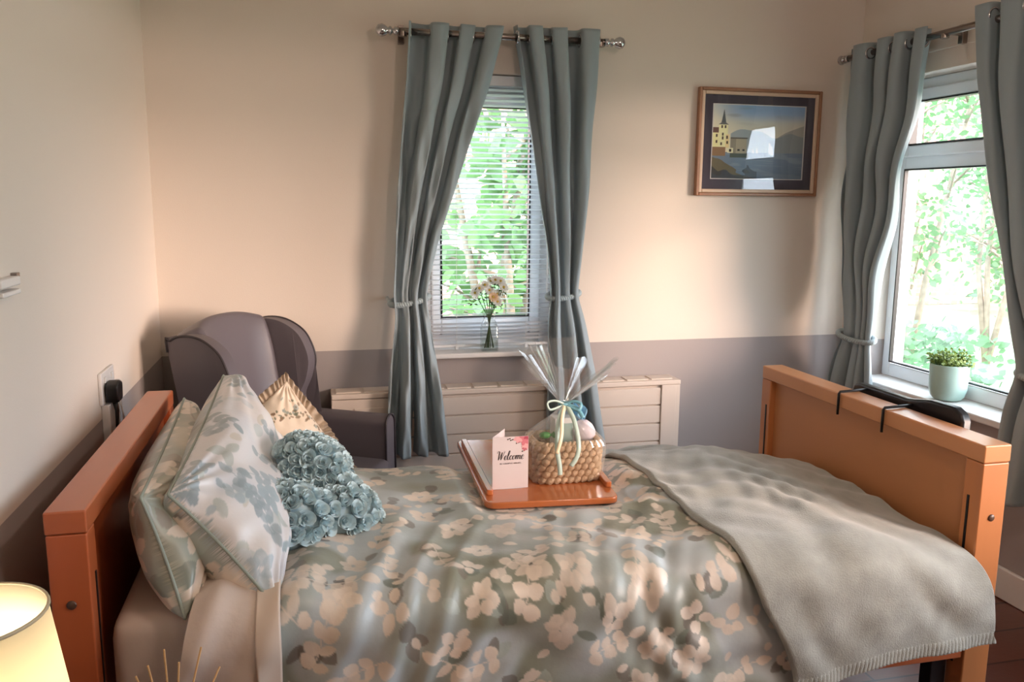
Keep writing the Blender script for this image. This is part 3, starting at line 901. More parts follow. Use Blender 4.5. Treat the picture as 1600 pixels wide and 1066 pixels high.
# cream floral cushion with frilled edge
def cush_col(u, v, side):
    c = np.zeros(u.shape+(3,)); c[:] = L3(226, 210, 190)
    if side: c[:] = L3(196, 160, 118); return c
    r = random.Random(5)
    browns = [L3(140, 122, 96), L3(108, 116, 96), L3(150, 158, 150), L3(124, 96, 70)]
    for k in range(190):
        t = r.uniform(0, 2*PI); rad = r.choice((.10, .105, .16))*r.uniform(.85, 1.1)
        stamp_leaf(c, u, v, rad*math.cos(t), rad*math.sin(t), r.uniform(0, 6.3), r.uniform(.008, .016), r.uniform(.003, .006), r.choice(browns), .9, soft=.001)
    for k in range(8):
        t = k*.785; x, y = .12*math.cos(t), .12*math.sin(t)
        for q in range(6): stamp_leaf(c, u, v, x, y, q*1.05, .011, .005, L3(164, 170, 164), .9, soft=.001)
        stamp_leaf(c, u, v, x-.003, y, 0, .006, .003, L3(120, 96, 66), 1, soft=.001)
    return c
root, B, nn, rim = pillow('cushion', (-.265, 2.44, .79), (-.085, 2.50, .925), (-.06, 2.44, .585), (.09, 2.50, .655), .12, M_print,
       'cream floral cushion with a frilled edge, standing behind the heart-shaped cushion', 'cushion', None, 77, cush_col, nu=130, nv=130, pinch=.05, face=(0, -1, 0))
ctr = np.mean(rim, 0)
bm = bmesh.new(); prev = None; first = None; K = len(rim)
for k in range(0, K*2):
    p = rim[(k//2) % K]*(1-(k % 2)*.5)+rim[(k//2+1) % K]*((k % 2)*.5)
    d = p-ctr; d = d-nn*np.dot(d, nn); d /= np.linalg.norm(d)
    w = math.sin(k*.4+1.5*math.sin(k*.07))*.008
    row = [bm.verts.new(p-d*.002), bm.verts.new(p+d*.014+nn*w*.6), bm.verts.new(p+d*.026+nn*w)]
    if prev:
        for j in range(2): bm.faces.new((prev[j], row[j], row[j+1], prev[j+1]))
    else: first = row
    prev = row
for j in range(2): bm.faces.new((prev[j], first[j], first[j+1], prev[j+1]))
fr = fin(bm, 'frill', mat('frill_cloth', srgb(178, 160, 140), rough=.7, var=.3, vscale=40), root, smooth=True, world=True)
fr['label'] = 'brown patterned frill'

# heart cushion covered in satin roses
hc = empty('heart_cushion', (.02, 2.05, .675), 0, 'duck egg heart-shaped cushion covered in satin ribbon roses', 'cushion')
HX = np.array([.86, -.12, -.42]); HX /= np.linalg.norm(HX)     # towards the point of the heart
HY = np.array([-.02, -.82, -.50]); HY = HY-HX*HY.dot(HX); HY /= np.linalg.norm(HY)   # towards the near lobe
HN = np.cross(HY, HX); HN = HN if HN[2] > 0 else -HN
HC = np.array([-.02, 1.965, .756])
def heart_r(a):
    """radius of heart outline by angle (a=0 towards the point)"""
    c = abs(math.atan2(math.sin(a-PI), math.cos(a-PI)))   # distance from the notch
    # ray against the two lobe circles
    r = .0
    for sg in (1, -1):
        cx, cy, R0 = -.035, sg*.104, .102
        bq = cx*math.cos(a)+cy*math.sin(a); dq = bq*bq-(cx*cx+cy*cy-R0*R0)
        if dq > 0: r = max(r, bq+math.sqrt(dq))
    p = abs(math.atan2(math.sin(a), math.cos(a)))
    # straight flanks to the point
    fl = .150/max(.2, math.cos(max(0, abs(p-.85))))*1.0
    tip = .205*math.exp(-(p/.55)**2)+.122*(1-math.exp(-(p/.55)**2))
    r2 = tip if p < 1.35 else 0
    return (r**6+r2**6+.05**6)**(1/6)*.86
NA, NR = 120, 28
def heart_pt(a, q, side):
    R = heart_r(a)
    h = .066*math.sqrt(max(0, 1-q**2.4))
    x, y = R*q*math.cos(a), R*q*math.sin(a)
    # two plump lobes with a valley between
    h *= .80+.38*math.exp(-((abs(y)-.09)/.05)**2)*math.exp(-((x+.02)/.09)**2)-.62*math.exp(-(y/.032)**2)*sst(.09, -.03, x)
    return HC+HX*x+HY*y+HN*h*side
bm = bmesh.new()
for side in (1, -1):
    cv = bm.verts.new(heart_pt(0, 0, side)); prev = None
    for i in range(1, NR+1):
        q = math.sin(i/NR*PI/2)
        row = [bm.verts.new(heart_pt(2*PI*k/NA, q, side)) for k in range(NA)]
        for k in range(NA):
            if prev: bm.faces.new((prev[k], prev[(k+1) % NA], row[(k+1) % NA], row[k]))
            else: bm.faces.new((cv, row[k], row[(k+1) % NA]))
        prev = row
bmesh.ops.remove_doubles(bm, verts=bm.verts, dist=1e-5)
fin(bm, 'cushion_body', mat('pale_blue_satin', srgb(150, 176, 186), rough=.3), hc, smooth=True, world=True)
# rose: wavy ribbon spiral
def rose_mesh(seed):
    r = random.Random(seed); bm = bmesh.new(); prev = None
    N = 58
    for i in range(N+1):
        t = i/N; a = t*2*PI*3.1
        rad = .0035+.0165*t
        wob = 1+.12*math.sin(a*2.3+seed)
        h = .017-.006*t+.0022*math.sin(a*2.7+seed)
        base = Vector((rad*.75*math.cos(a), rad*.75*math.sin(a), .001))
        mid = Vector((rad*wob*math.cos(a), rad*wob*math.sin(a), h*.6))
        top = Vector((rad*wob*1.18*math.cos(a+.05), rad*wob*1.18*math.sin(a+.05), h))
        row = [bm.verts.new(base), bm.verts.new(mid), bm.verts.new(top)]
        if prev:
            for j in range(2): bm.faces.new((prev[j], row[j], row[j+1], prev[j+1]))
        prev = row
    me = bpy.data.meshes.new('rose'); bm.to_mesh(me); bm.free()
    me.polygons.foreach_set('use_smooth', [True]*len(me.polygons)); me.materials.append(M_satin)
    return me
roses = [rose_mesh(k) for k in range(5)]
spots = []
rr = random.Random(3)
for tries in range(9000):
    a = rr.uniform(0, 2*PI); q = math.sqrt(rr.uniform(0, .93))
    p = heart_pt(a, q, 1)
    if all(np.linalg.norm(p-s[0]) > .0245 for s in spots):
        e = 1e-3
        da = heart_pt(a+e, q, 1)-p; dq = heart_pt(a, min(q+e, .999), 1)-p
        nrm = np.cross(da, dq); nrm /= np.linalg.norm(nrm)+1e-9
        if nrm.dot(HN) < 0: nrm = -nrm
        spots.append((p, nrm))
    if len(spots) >= 98: break
hinv = Matrix.Translation(hc.location).inverted()
for i, (p, nrm) in enumerate(spots):
    o = bpy.data.objects.new('rose', roses[i % 5]); C.objects.link(o); o.parent = hc; o.matrix_parent_inverse = hinv
    o.location = Vector(p)-Vector(nrm)*.002; q = Vector(nrm).to_track_quat('Z', 'Y'); o.rotation_euler = (q.to_matrix() @ Matrix.Rotation(rr.uniform(0, 6.3), 3, 'Z')).to_euler()
    s = rr.uniform(.9, 1.12); o.scale = (s, s, s)

# ------------------------------------------------------------------ armchair
CH = empty('armchair', (-.083, 3.085, 0), math.radians(-30), 'grey vinyl wingback armchair in the corner behind the pillows', 'armchair')
def shell(name, fn, nu, nv, thick, parent, m=M_leather, pipe_edges=None, off=0, bev=.012):
    P = np.array([[fn(i/(nu-1), j/(nv-1)) for j in range(nv)] for i in range(nu)], float)
    me = grid_mesh(name, P)
    o = link(name, me, m, parent)
    s = o.modifiers.new('solid', 'SOLIDIFY'); s.thickness = thick; s.offset = off; s.use_rim = True
    b = o.modifiers.new('bevel', 'BEVEL'); b.width = bev; b.segments = 3; b.limit_method = 'ANGLE'; b.angle_limit = math.radians(50)
    return o, P
# local: +x is the facing direction, y across (near side = -y)
def back_fn(u, v):
    # u across, v height; top edge rounded
    w = .212+.012*math.sin(v*PI*.9)
    y = (u-.5)*2*w
    e = abs(u-.5)*2
    z = .42+v*(.60-.03*e**2.2)
    x = -.20-.10*v+.012*math.cos(v*6)+.05*e**3-.04*v**6
    return (x, y, z)
shell('backrest', back_fn, 22, 26, .11, CH, off=0, bev=.04)
def wing(sgn):
    bm = bmesh.new()
    # outline in (x,z): rear edge up, over the top, front curve down to the arm
    out = [(-.36, .42), (-.455, .93), (-.44, .972), (-.385, .992), (-.31, .985), (-.24, .945), (-.205, .89), (-.19, .83), (-.20, .76), (-.225, .69), (-.20, .64), (-.15, .58), (-.15, .42)]
    N = 60
    # resample smoothly
    import itertools
    pts = [Vector((p[0]+.125, 0, p[1])) for p in out]
    def cr(i, t):
        a, b, c, d = pts[max(i-1, 0)], pts[i], pts[min(i+1, len(pts)-1)], pts[min(i+2, len(pts)-1)]
        return .5*((2*b)+(c-a)*t+(2*a-5*b+4*c-d)*t*t+(3*b-a-3*c+d)*t**3)
    res = []
    for i in range(len(pts)-1):
        k = 1 if i == 0 else 5
        for q in range(k): res.append(cr(i, q/k) if i else pts[0]+(pts[1]-pts[0])*q/k)
    res.append(pts[-1])
    def yy(p, t):
        fl = (p.x+.33)*.10*sst(.55, .85, p.z)
        return sgn*(.198+fl+t)
    A = [bm.verts.new((p.x, yy(p, 0), p.z)) for p in res]; B = [bm.verts.new((p.x, yy(p, .055), p.z)) for p in res]
    n = len(res)
    for i in range(n): bm.faces.new((A[i], A[(i+1) % n], B[(i+1) % n], B[i]))
    bmesh.ops.triangulate(bm, faces=[bm.faces.new(A), bm.faces.new(B[::-1])])
    o = fin(bm, 'wing', M_leather, CH, bevel=.014, seg=3)
    bm = bmesh.new(); tube(bm, [(p.x, yy(p, .056), p.z) for p in res[1:-8]], .0045, 6); fin(bm, 'piping', M_piping, o, smooth=True)
    return o
wing(-1); wing(1)
def arm(sgn):
    bm = bmesh.new()
    prof = []
    for k in range(13):
        a = PI*k/12; prof.append((math.cos(a)*.042, .585+math.sin(a)*.042))
    prof = [(.045, .16)]+prof+[(-.045, .16)]
    pr = [(sgn*.28+p[0], p[1]) for p in prof]
    prism(bm, pr, -.30, .255, 0)
    o = fin(bm, 'arm', M_leather, CH, bevel=.008, seg=2)
    bm = bmesh.new(); tube(bm, [(.256, sgn*.28+p[0]*.98, p[1]) for p in prof], .0045, 6); fin(bm, 'piping', M_piping, o, smooth=True)
arm(-1); arm(1)
BX('seat_cushion', (-.20, -.23, .34), (.29, .23, .47), M_leather, CH, .035, world=False)
BX('front_rail', (-.28, -.235, .17), (.25, .235, .34), M_leather, CH, .01, world=False)
for sx in (-.27, .22):
    for sy in (-.26, .26):
        bm = bmesh.new(); tube(bm, [(sx, sy, .17), (sx*1.03, sy, 0.0)], [.024, .017], 12); fin(bm, 'leg', M_woodz, CH, smooth=True)

# ------------------------------------------------------------------ tray and what stands on it
TZ = .690
tr = empty('serving_tray', (.59, 2.27, TZ-.02), 0, 'glossy orange wooden tray with raised side bars, lying on the duvet', 'tray')
tc_ = [(.412, 1.992), (.765, 1.962), (.815, 2.53), (.435, 2.575)]
def rounded(poly, r, n=6):
    out = []; m = len(poly)
    for i in range(m):
        p = Vector(poly[i]); a = (Vector(poly[i-1])-p).normalized(); b = (Vector(poly[(i+1) % m])-p).normalized()
        for k in range(n+1):
            t = k/n; p0 = p+a*r; p1 = p+b*r
            out.append(tuple((1-t)**2*p0+2*t*(1-t)*p+t*t*p1))
    return out
bm = bmesh.new(); prism(bm, rounded(tc_, .03), TZ-.018, TZ, 2); fin(bm, 'tray_board', M_tray, tr, bevel=.004, world=True)
def bar(a, b):
    a = Vector(a); b = Vector(b); d = (b-a).normalized(); s = Vector((-d.y, d.x))*.009
    poly = [tuple(a-s), tuple(b-s), tuple(b+s), tuple(a+s)]
    bm = bmesh.new(); prism(bm, rounded(poly, .006, 4), TZ, TZ+.016, 2); fin(bm, 'side_bar', M_tray, tr, bevel=.003, world=True)
bar((.435, 2.045), (.452, 2.53)); bar((.762, 2.04), (.797, 2.48))

# card
cdm = mat('card_stock', srgb(216, 206, 208), rough=.5)
card = empty('greeting_card', (.50, 2.085, TZ), 0, 'white folded greeting card with Welcome in script and pink flowers', 'card')
cw, chh = .098, .145
fx0, fy = .450, 2.085
BX('front_cover', (fx0, fy, TZ+.001), (fx0+cw, fy+.0008, TZ+chh), cdm, card, 0)
ang = math.radians(58)
bm = bmesh.new(); box(bm, (fx0, fy, TZ+.001), (fx0+cw, fy+.0008, TZ+chh), rot=Matrix.Rotation(ang, 3, 'Z'), piv=(fx0, fy, 0)); fin(bm, 'back_cover', cdm, card, world=True)
# lettering: hand-written strokes
def strokes(paths, x0, z0, sc, r, name, m):
    bm = bmesh.new()
    for path in paths:
        pts = [Vector(p+(0,)) if len(p) == 2 else Vector(p) for p in path]
        res = []
        for i in range(len(pts)-1):
            a, b, c, d = pts[max(i-1, 0)], pts[i], pts[i+1], pts[min(i+2, len(pts)-1)]
            for q in range(5):
                t = q/5; res.append(.5*((2*b)+(c-a)*t+(2*a-5*b+4*c-d)*t*t+(3*b-a-3*c+d)*t**3))
        res.append(pts[-1])
        pp = []; rad = []
        for i, p in enumerate(res):
            q = res[min(i+1, len(res)-1)]-res[max(i-1, 0)]
            down = max(0, -q.normalized().y) if q.length else 0
            pp.append((x0+(p.x+.22*p.y)*sc, fy-.0006, z0+p.y*sc)); rad.append(r*(.55+1.0*down))
        tube(bm, pp, rad, 6)
    for v in bm.verts: v.co.y = fy-.0006+(v.co.y-(fy-.0006))*.3
    return fin(bm, name, m, card, world=True)
e_ = lambda x: [(x, .35), (x+.35, .45), (x+.5, .75), (x+.3, .95), (x+.08, .7), (x+.08, .25), (x+.3, .0), (x+.62, .2)]
o_l = lambda x: [(x+.45, .85), (x+.15, .85), (x+.02, .45), (x+.2, .02), (x+.5, .2), (x+.55, .6), (x+.4, .9), (x+.5, .8), (x+.75, .85)]
Wl = [[(-.35, 1.55), (-.2, 1.95), (.1, 1.9), (.15, 1.2), (.2, .05)], [(.2, .05), (.55, 1.1), (.75, 1.75)], [(.75, 1.75), (.7, 1.0), (.75, .05)], [(.75, .05), (1.05, 1.0), (1.3, 1.95)],
      e_(1.45), [(2.05, .3), (2.4, 1.2), (2.5, 1.9), (2.3, 1.95), (2.2, 1.2), (2.2, .3), (2.4, .0), (2.65, .25)],
      [(3.1, .75), (2.95, .95), (2.7, .7), (2.7, .25), (2.95, .0), (3.25, .2)], o_l(3.3),
      [(4.1, .95), (4.1, .05)], [(4.1, .4), (4.35, .9), (4.5, .8), (4.5, .05)], [(4.5, .4), (4.75, .9), (4.92, .8), (4.92, .2), (5.1, .05), (5.3, .35)], e_(5.25)]
M_ink = mat('black_ink', srgb(30, 26, 30), rough=.7)
strokes(Wl, fx0+.013, TZ+.082, .0122, .00085, 'lettering', M_ink)
rr = random.Random(9)
bm = bmesh.new(); x = fx0+.020
for w in (2, 7, 6):
    for k in range(w):
        box(bm, (x, fy-.0008, TZ+.070), (x+.0006, fy-.0002, TZ+.0735)); 
        if rr.random() < .6: box(bm, (x, fy-.0008, TZ+.0728), (x+.0024, fy-.0002, TZ+.0735))
        if rr.random() < .6: box(bm, (x, fy-.0008, TZ+.070), (x+.0024, fy-.0002, TZ+.0706))
        if rr.random() < .4: box(bm, (x+.0018, fy-.0008, TZ+.070), (x+.0024, fy-.0002, TZ+.0735))
        x += .0036
    x += .003
fin(bm, 'small_print', mat('grey_ink', srgb(120, 108, 112), rough=.7), card, world=True)
# pink flowers in the top right corner
def petals(cx, cz, r, nb, m, name):
    bm = bmesh.new()
    for k in range(nb):
        a = 2*PI*k/nb+.3
        ring = []
        for q in range(10):
            b = 2*PI*q/10
            lx, lz = r*.55+r*.55*math.cos(b), r*.34*math.sin(b)
            X = cx+lx*math.cos(a)-lz*math.sin(a); Z = cz+lx*math.sin(a)+lz*math.cos(a)
            ring.append((min(X, fx0+cw-.0005), fy-.0003-.00008*k, min(Z, TZ+chh-.0005)))
        bm.faces.new([bm.verts.new(p) for p in ring])
    fin(bm, name, m, card, world=True)
pk1, pk2, pk3 = [mat('pink_print_%s' % n_, srgb(*c), rough=.6) for n_, c in (('pale', (226, 168, 172)), ('mid', (206, 118, 130)), ('deep', (176, 72, 92)))]
gl_ = mat('leaf_print', srgb(70, 62, 52), rough=.6)
for cx, cz, r, m in ((.086, .136, .016, pk2), (.070, .140, .013, pk1), (.092, .120, .013, pk1), (.094, .141, .009, pk3), (.088, .112, .008, pk2)):
    petals(fx0+cx, TZ+cz, r, 6, m, 'flower_print')
for cx, cz in ((.044, .139), (.068, .127), (.084, .104), (.052, .136)):
    petals(fx0+cx, TZ+cz, .005, 2, gl_, 'leaf_print')

# basket
bk = empty('basket', (.665, 2.165, TZ), 0, 'small woven straw rope basket on the tray, inside the cellophane', 'basket')
BX0, BX1, BY0, BY1, BH = .585, .755, 2.105, 2.225, .108
def rrect(t, x0, x1, y0, y1, r):
    """point on rounded rectangle, t in 0..1"""
    w, h = x1-x0-2*r, y1-y0-2*r
    per = 2*(w+h)+2*PI*r; d = (t % 1)*per
    segs = [(w, 0), (PI*r/2, 1), (h, 2), (PI*r/2, 3), (w, 4), (PI*r/2, 5), (h, 6), (PI*r/2, 7)]
    for L, k in segs:
        if d <= L+1e-9:
            if k == 0: return Vector((x0+r+d, y0, 0)), Vector((0, -1, 0))
            if k == 2: return Vector((x1, y0+r+d, 0)), Vector((1, 0, 0))
            if k == 4: return Vector((x1-r-d, y1, 0)), Vector((0, 1, 0))
            if k == 6: return Vector((x0, y1-r-d, 0)), Vector((-1, 0, 0))
            a = d/r
            c, a0 = {1: ((x1-r, y0+r), -PI/2), 3: ((x1-r, y1-r), 0), 5: ((x0+r, y1-r), PI/2), 7: ((x0+r, y0+r), PI)}[k]
            n_ = Vector((math.cos(a0+a), math.sin(a0+a), 0)); return Vector((c[0], c[1], 0))+n_*r, n_
        d -= L
    return Vector((x0+r, y0, 0)), Vector((0, -1, 0))
bm = bmesh.new(); rows = 6; K = 28
for rw in range(rows):
    z = TZ+.010+rw*(BH-.02)/(rows-1); fl = .004*rw/rows
    for k in range(K):
        p, nrm = rrect((k+.5*(rw % 2))/K, BX0-fl, BX1+fl, BY0-fl, BY1+fl, .03)
        tg = Vector((-nrm.y, nrm.x, 0))
        a = p+tg*-.0115; b = p+tg*.0115
        tube(bm, [tuple(a+Vector((0, 0, z-.006))), tuple(p+nrm*.005-tg*.005+Vector((0, 0, z-.004))), tuple(p+nrm*.005+tg*.005+Vector((0, 0, z+.004))), tuple(b+Vector((0, 0, z+.006)))], [.005, .0105, .0105, .005], 7)
fin(bm, 'woven_wall', M_rope2, bk, smooth=True, world=True)
bm = bmesh.new()
for st in range(2):
    pts = []
    for k in range(160):
        p, nrm = rrect(k/160, BX0-.004, BX1+.004, BY0-.004, BY1+.004, .03); a = 2*PI*22*k/160+st*PI
        pts.append(tuple(p+nrm*.004*math.cos(a)+Vector((0, 0, TZ+BH+.004*math.sin(a)))))
    tube(bm, pts, .006, 7, closed=True)
fin(bm, 'braided_rim', M_rope2, bk, smooth=True, world=True)
bm = bmesh.new(); prism(bm, rounded([(BX0, BY0), (BX1, BY0), (BX1, BY1), (BX0, BY1)], .028), TZ+.002, TZ+.01, 2); fin(bm, 'basket_base', M_rope2, bk, world=True)
# gifts in the basket
g1 = BX('gift_box', (.640, 2.15, TZ+.012), (.700, 2.20, TZ+.170), M_white, None, .003); tag(g1, 'white gift box upright in the middle of the basket', 'box')
BX('box_label', (.648, 2.1488, TZ+.06), (.692, 2.15, TZ+.155), mat('sage_label', srgb(150, 176, 170), rough=.5), g1, 0)
bm = bmesh.new(); bmesh.ops.create_icosphere(bm, subdivisions=3, radius=.034, matrix=Matrix.Translation((.727, 2.16, TZ+.125)))
for v in bm.verts: v.co += Vector((1, 1, 1))*.004*mnoise.noise(v.co*60)
tag(fin(bm, 'bath_bomb', mat('lilac_white', srgb(226, 216, 226), rough=.6), None, smooth=True), 'round pale lilac item at the right of the basket', 'gift')
bm = bmesh.new(); bmesh.ops.create_icosphere(bm, subdivisions=3, radius=.012, matrix=Matrix.Translation((.605, 2.125, TZ+.132)) @ Matrix.Diagonal((1.4, .8, .8, 1)))
for sx in (-1, 1):
    lathe(bm, [(.002, .0), (.010, .010)], (.605+sx*.016, 2.125, TZ+.132), 8, axis=0)
tag(fin(bm, 'wrapped_sweet', mat('green_foil', srgb(70, 140, 70), rough=.25), None, smooth=True), 'small green wrapped sweet at the left of the basket', 'sweet')
# blue tissue
nu = 40
P = np.zeros((nu, nu, 3)); f = Fn(66, 5)
for i in range(nu):
    for j in range(nu):
        u, v = i/(nu-1), j/(nu-1)
        h = .07*math.sin(PI*min(1, v*1.1))*(.6+.4*u)
        P[i, j] = (.668+.075*u+.006*math.sin(v*14), 2.19+.012*math.sin(u*23+v*9), TZ+.09+.115*v*(1-.35*abs(u-.4))+.006*math.sin(u*17))
me = grid_mesh('tissue', P); tis = link('tissue_paper', me, mat('blue_tissue', srgb(130, 178, 206), rough=.6, trans=.3)); tag(tis, 'crumpled blue tissue paper inside the basket, upper right', 'tissue paper')

# cellophane wrap with ribbons
wrap = empty('gift_wrap', (.665, 2.165, TZ), 0, 'clear cellophane tied with pale ribbons around the straw basket', 'gift wrap')
TIE = Vector((.665, 2.15, TZ+.212))
nA, nH = 104, 44
P = np.zeros((nA, nH, 3)); rnd = random.Random(8)
spk = [rnd.uniform(.0, 1) for _ in range(nA)]
fA = Fn(44, 1, 10)
for i in range(nA):
    t = i/nA; a0 = 2*PI*t
    p, nrm = rrect(t, BX0-.016, BX1+.016, BY0-.014, BY1+.014, .035)
    c = Vector(((BX0+BX1)/2, (BY0+BY1)/2, 0)); d0 = p-c
    lob = math.sin(a0*7+1.3)+.6*math.sin(a0*13+.5)+.35*math.sin(a0*29)
    for j in range(nH):
        h = j/(nH-1)
        if h < .55:
            q = h/.55; z = TZ+.003+.209*q
            k = 1+.09*math.sin(q*PI*.8)-sst(.42, 1, q)*.94
            k *= 1+.045*lob*q*(1-q)*2.5
            x, y = c.x+d0.x*k, c.y+d0.y*k
            x += (TIE.x-c.x)*sst(.4, 1, q); y += (TIE.y-c.y)*sst(.4, 1, q)
        else:
            q = (h-.55)/.45
            ang_ = math.atan2(d0.y, d0.x)
            R = .008+.082*q**1.05*(1+.10*lob)+.010*q*math.sin(i*1.9)
            lean = (.045*q if math.cos(ang_) > 0 else -.015*q)
            up = .115*q*(1+.22*math.sin(a0*3+2.2)+.10*lob) * (1.25 if math.cos(ang_) < .1 else .85)
            x = TIE.x+math.cos(ang_)*R*1.05+lean; y = TIE.y+math.sin(ang_)*R*.8; z = TIE.z+up
        P[i, j] = (x, y, z)
me = grid_mesh('cellophane', P, closed_u=True)
me.polygons.foreach_set('use_smooth', [False]*len(me.polygons))
link('cellophane', me, M_cello, wrap, world=True)
# flat ribbon strip along a smoothed path
def ribbon(pts, w, m, name, parent, nrm=Vector((0, -1, 0)), tw=0):
    bm = bmesh.new(); prev = None; pts = [Vector(p) for p in pts]; n = len(pts)
    res = []
    for i in range(n-1):
        a, b, c, d = pts[max(i-1, 0)], pts[i], pts[i+1], pts[min(i+2, n-1)]
        for q in range(6):
            t = q/6; res.append(.5*((2*b)+(c-a)*t+(2*a-5*b+4*c-d)*t*t+(3*b-a-3*c+d)*t**3))
    res.append(pts[-1])
    for i, p in enumerate(res):
        tg = (res[min(i+1, len(res)-1)]-res[max(i-1, 0)]).normalized()
        s = tg.cross(nrm)
        if s.length < .1: s = Vector((1, 0, 0))
        s.normalize()
        if tw: s = Matrix.Rotation(tw*i/len(res), 3, tg) @ s
        row = [bm.verts.new(p-s*w/2), bm.verts.new(p+s*w/2)]
        if prev: bm.faces.new((prev[0], row[0], row[1], prev[1]))
        prev = row
    o = fin(bm, name, m, parent, smooth=True, world=True, recalc=False)
    s = o.modifiers.new('solid', 'SOLIDIFY'); s.thickness = .0006
    return o
M_r1 = mat('sage_ribbon', srgb(178, 200, 190), rough=.3); M_r2 = mat('cream_ribbon', srgb(226, 214, 184), rough=.3); M_r3 = mat('blue_ribbon', srgb(120, 178, 196), rough=.3)
tx, ty, tz = TIE
ribbon([(tx, ty-.012, tz), (tx-.03, ty-.05, tz-.04), (tx-.042, ty-.083, tz-.10), (tx-.036, ty-.088, tz-.15), (tx-.034, ty-.088, tz-.175)], .013, M_r1, 'ribbon_tail', wrap)
ribbon([(tx, ty-.012, tz), (tx-.018, ty-.045, tz-.03), (tx-.03, ty-.08, tz-.07), (tx-.044, ty-.087, tz-.115)], .011, M_r2, 'ribbon_tail', wrap)
ribbon([(tx+.003, ty-.012, tz), (tx+.014, ty-.05, tz-.035), (tx+.018, ty-.083, tz-.09), (tx+.012, ty-.09, tz-.125), (tx-.004, ty-.088, tz-.152)], .013, M_r1, 'ribbon_tail', wrap)
ribbon([(tx+.003, ty-.012, tz), (tx+.03, ty-.03, tz-.01), (tx+.04, ty-.05, tz-.03)], .012, M_r3, 'ribbon_tail', wrap)
ribbon([(tx, ty-.012, tz), (tx-.03, ty-.02, tz+.014), (tx-.055, ty-.03, tz+.012), (tx-.05, ty-.035, tz-.006), (tx-.02, ty-.02, tz-.004), (tx, ty-.012, tz)], .006, M_r1, 'ribbon_loop', wrap)
ribbon([(tx, ty-.012, tz), (tx+.02, ty-.02, tz+.01), (tx+.04, ty-.03, tz+.004), (tx+.03, ty-.035, tz-.012), (tx, ty-.012, tz)], .008, M_r3, 'ribbon_loop', wrap)
bm = bmesh.new(); tube(bm, [(tx+.012*math.cos(a*PI/8), ty+.012*math.sin(a*PI/8), tz) for a in range(16)], .005, 8, closed=True); fin(bm, 'ribbon_knot', M_r3, wrap, smooth=True, world=True)

# ------------------------------------------------------------------ vase with flowers
vx, vy, vz = .735, 3.485, .8155
vs = empty('flower_vase', (vx, vy, vz), 0, 'clear square glass vase on the back window sill', 'vase')
bm = bmesh.new()
for r_, z0_ in ((.037, 0),):
    sq = rounded([(vx-.036, vy-.03), (vx+.036, vy-.03), (vx+.036, vy+.03), (vx-.036, vy+.03)], .012, 4)
    n0 = [bm.verts.new((p[0], p[1], vz+.001)) for p in sq]; prev = n0
    bm.faces.new(n0[::-1])
    for h, s in ((.01, 1), (.10, 1), (.125, .8), (.135, .62), (.155, .62), (.17, .72)):
        row = [bm.verts.new((vx+(p[0]-vx)*s, vy+(p[1]-vy)*s, vz+h)) for p in sq]
        for k in range(len(sq)): bm.faces.new((prev[k], prev[(k+1) % len(sq)], row[(k+1) % len(sq)], row[k]))
        prev = row
fin(bm, 'glass', glassy('vase_glass', tint=(.95, .98, .97, 1), refl=.8, base=.06), vs, smooth=True, world=True)
bm = bmesh.new(); prism(bm, rounded([(vx-.033, vy-.027), (vx+.033, vy-.027), (vx+.033, vy+.027), (vx-.033, vy+.027)], .01), vz+.004, vz+.045, 2)
fin(bm, 'water', glassy('water', tint=(.92, .96, .94, 1), refl=.5, base=.04), vs, world=True)
M_stem = mat('green_stem', srgb(70, 96, 56), rough=.6); M_pet = mat('white_petal', srgb(242, 240, 236), rough=.6, trans=.5); M_pet2 = mat('peach_petal', srgb(236, 206, 170), rough=.6, trans=.2); M_eye = mat('flower_eye', srgb(196, 170, 70), rough=.8)
heads = [(-.045, -.01, .272, 0), (-.02, .0, .285, 0), (.012, -.02, .235, 1), (.035, .0, .245, 0), (.028, .01, .305, 0), (.05, .005, .30, 0), (.0, .0, .262, 0), (.06, -.01, .275, 0), (-.06, .01, .25, 0), (.03, -.025, .215, 0), (.01, .02, .30, 0)]
rr = random.Random(4)
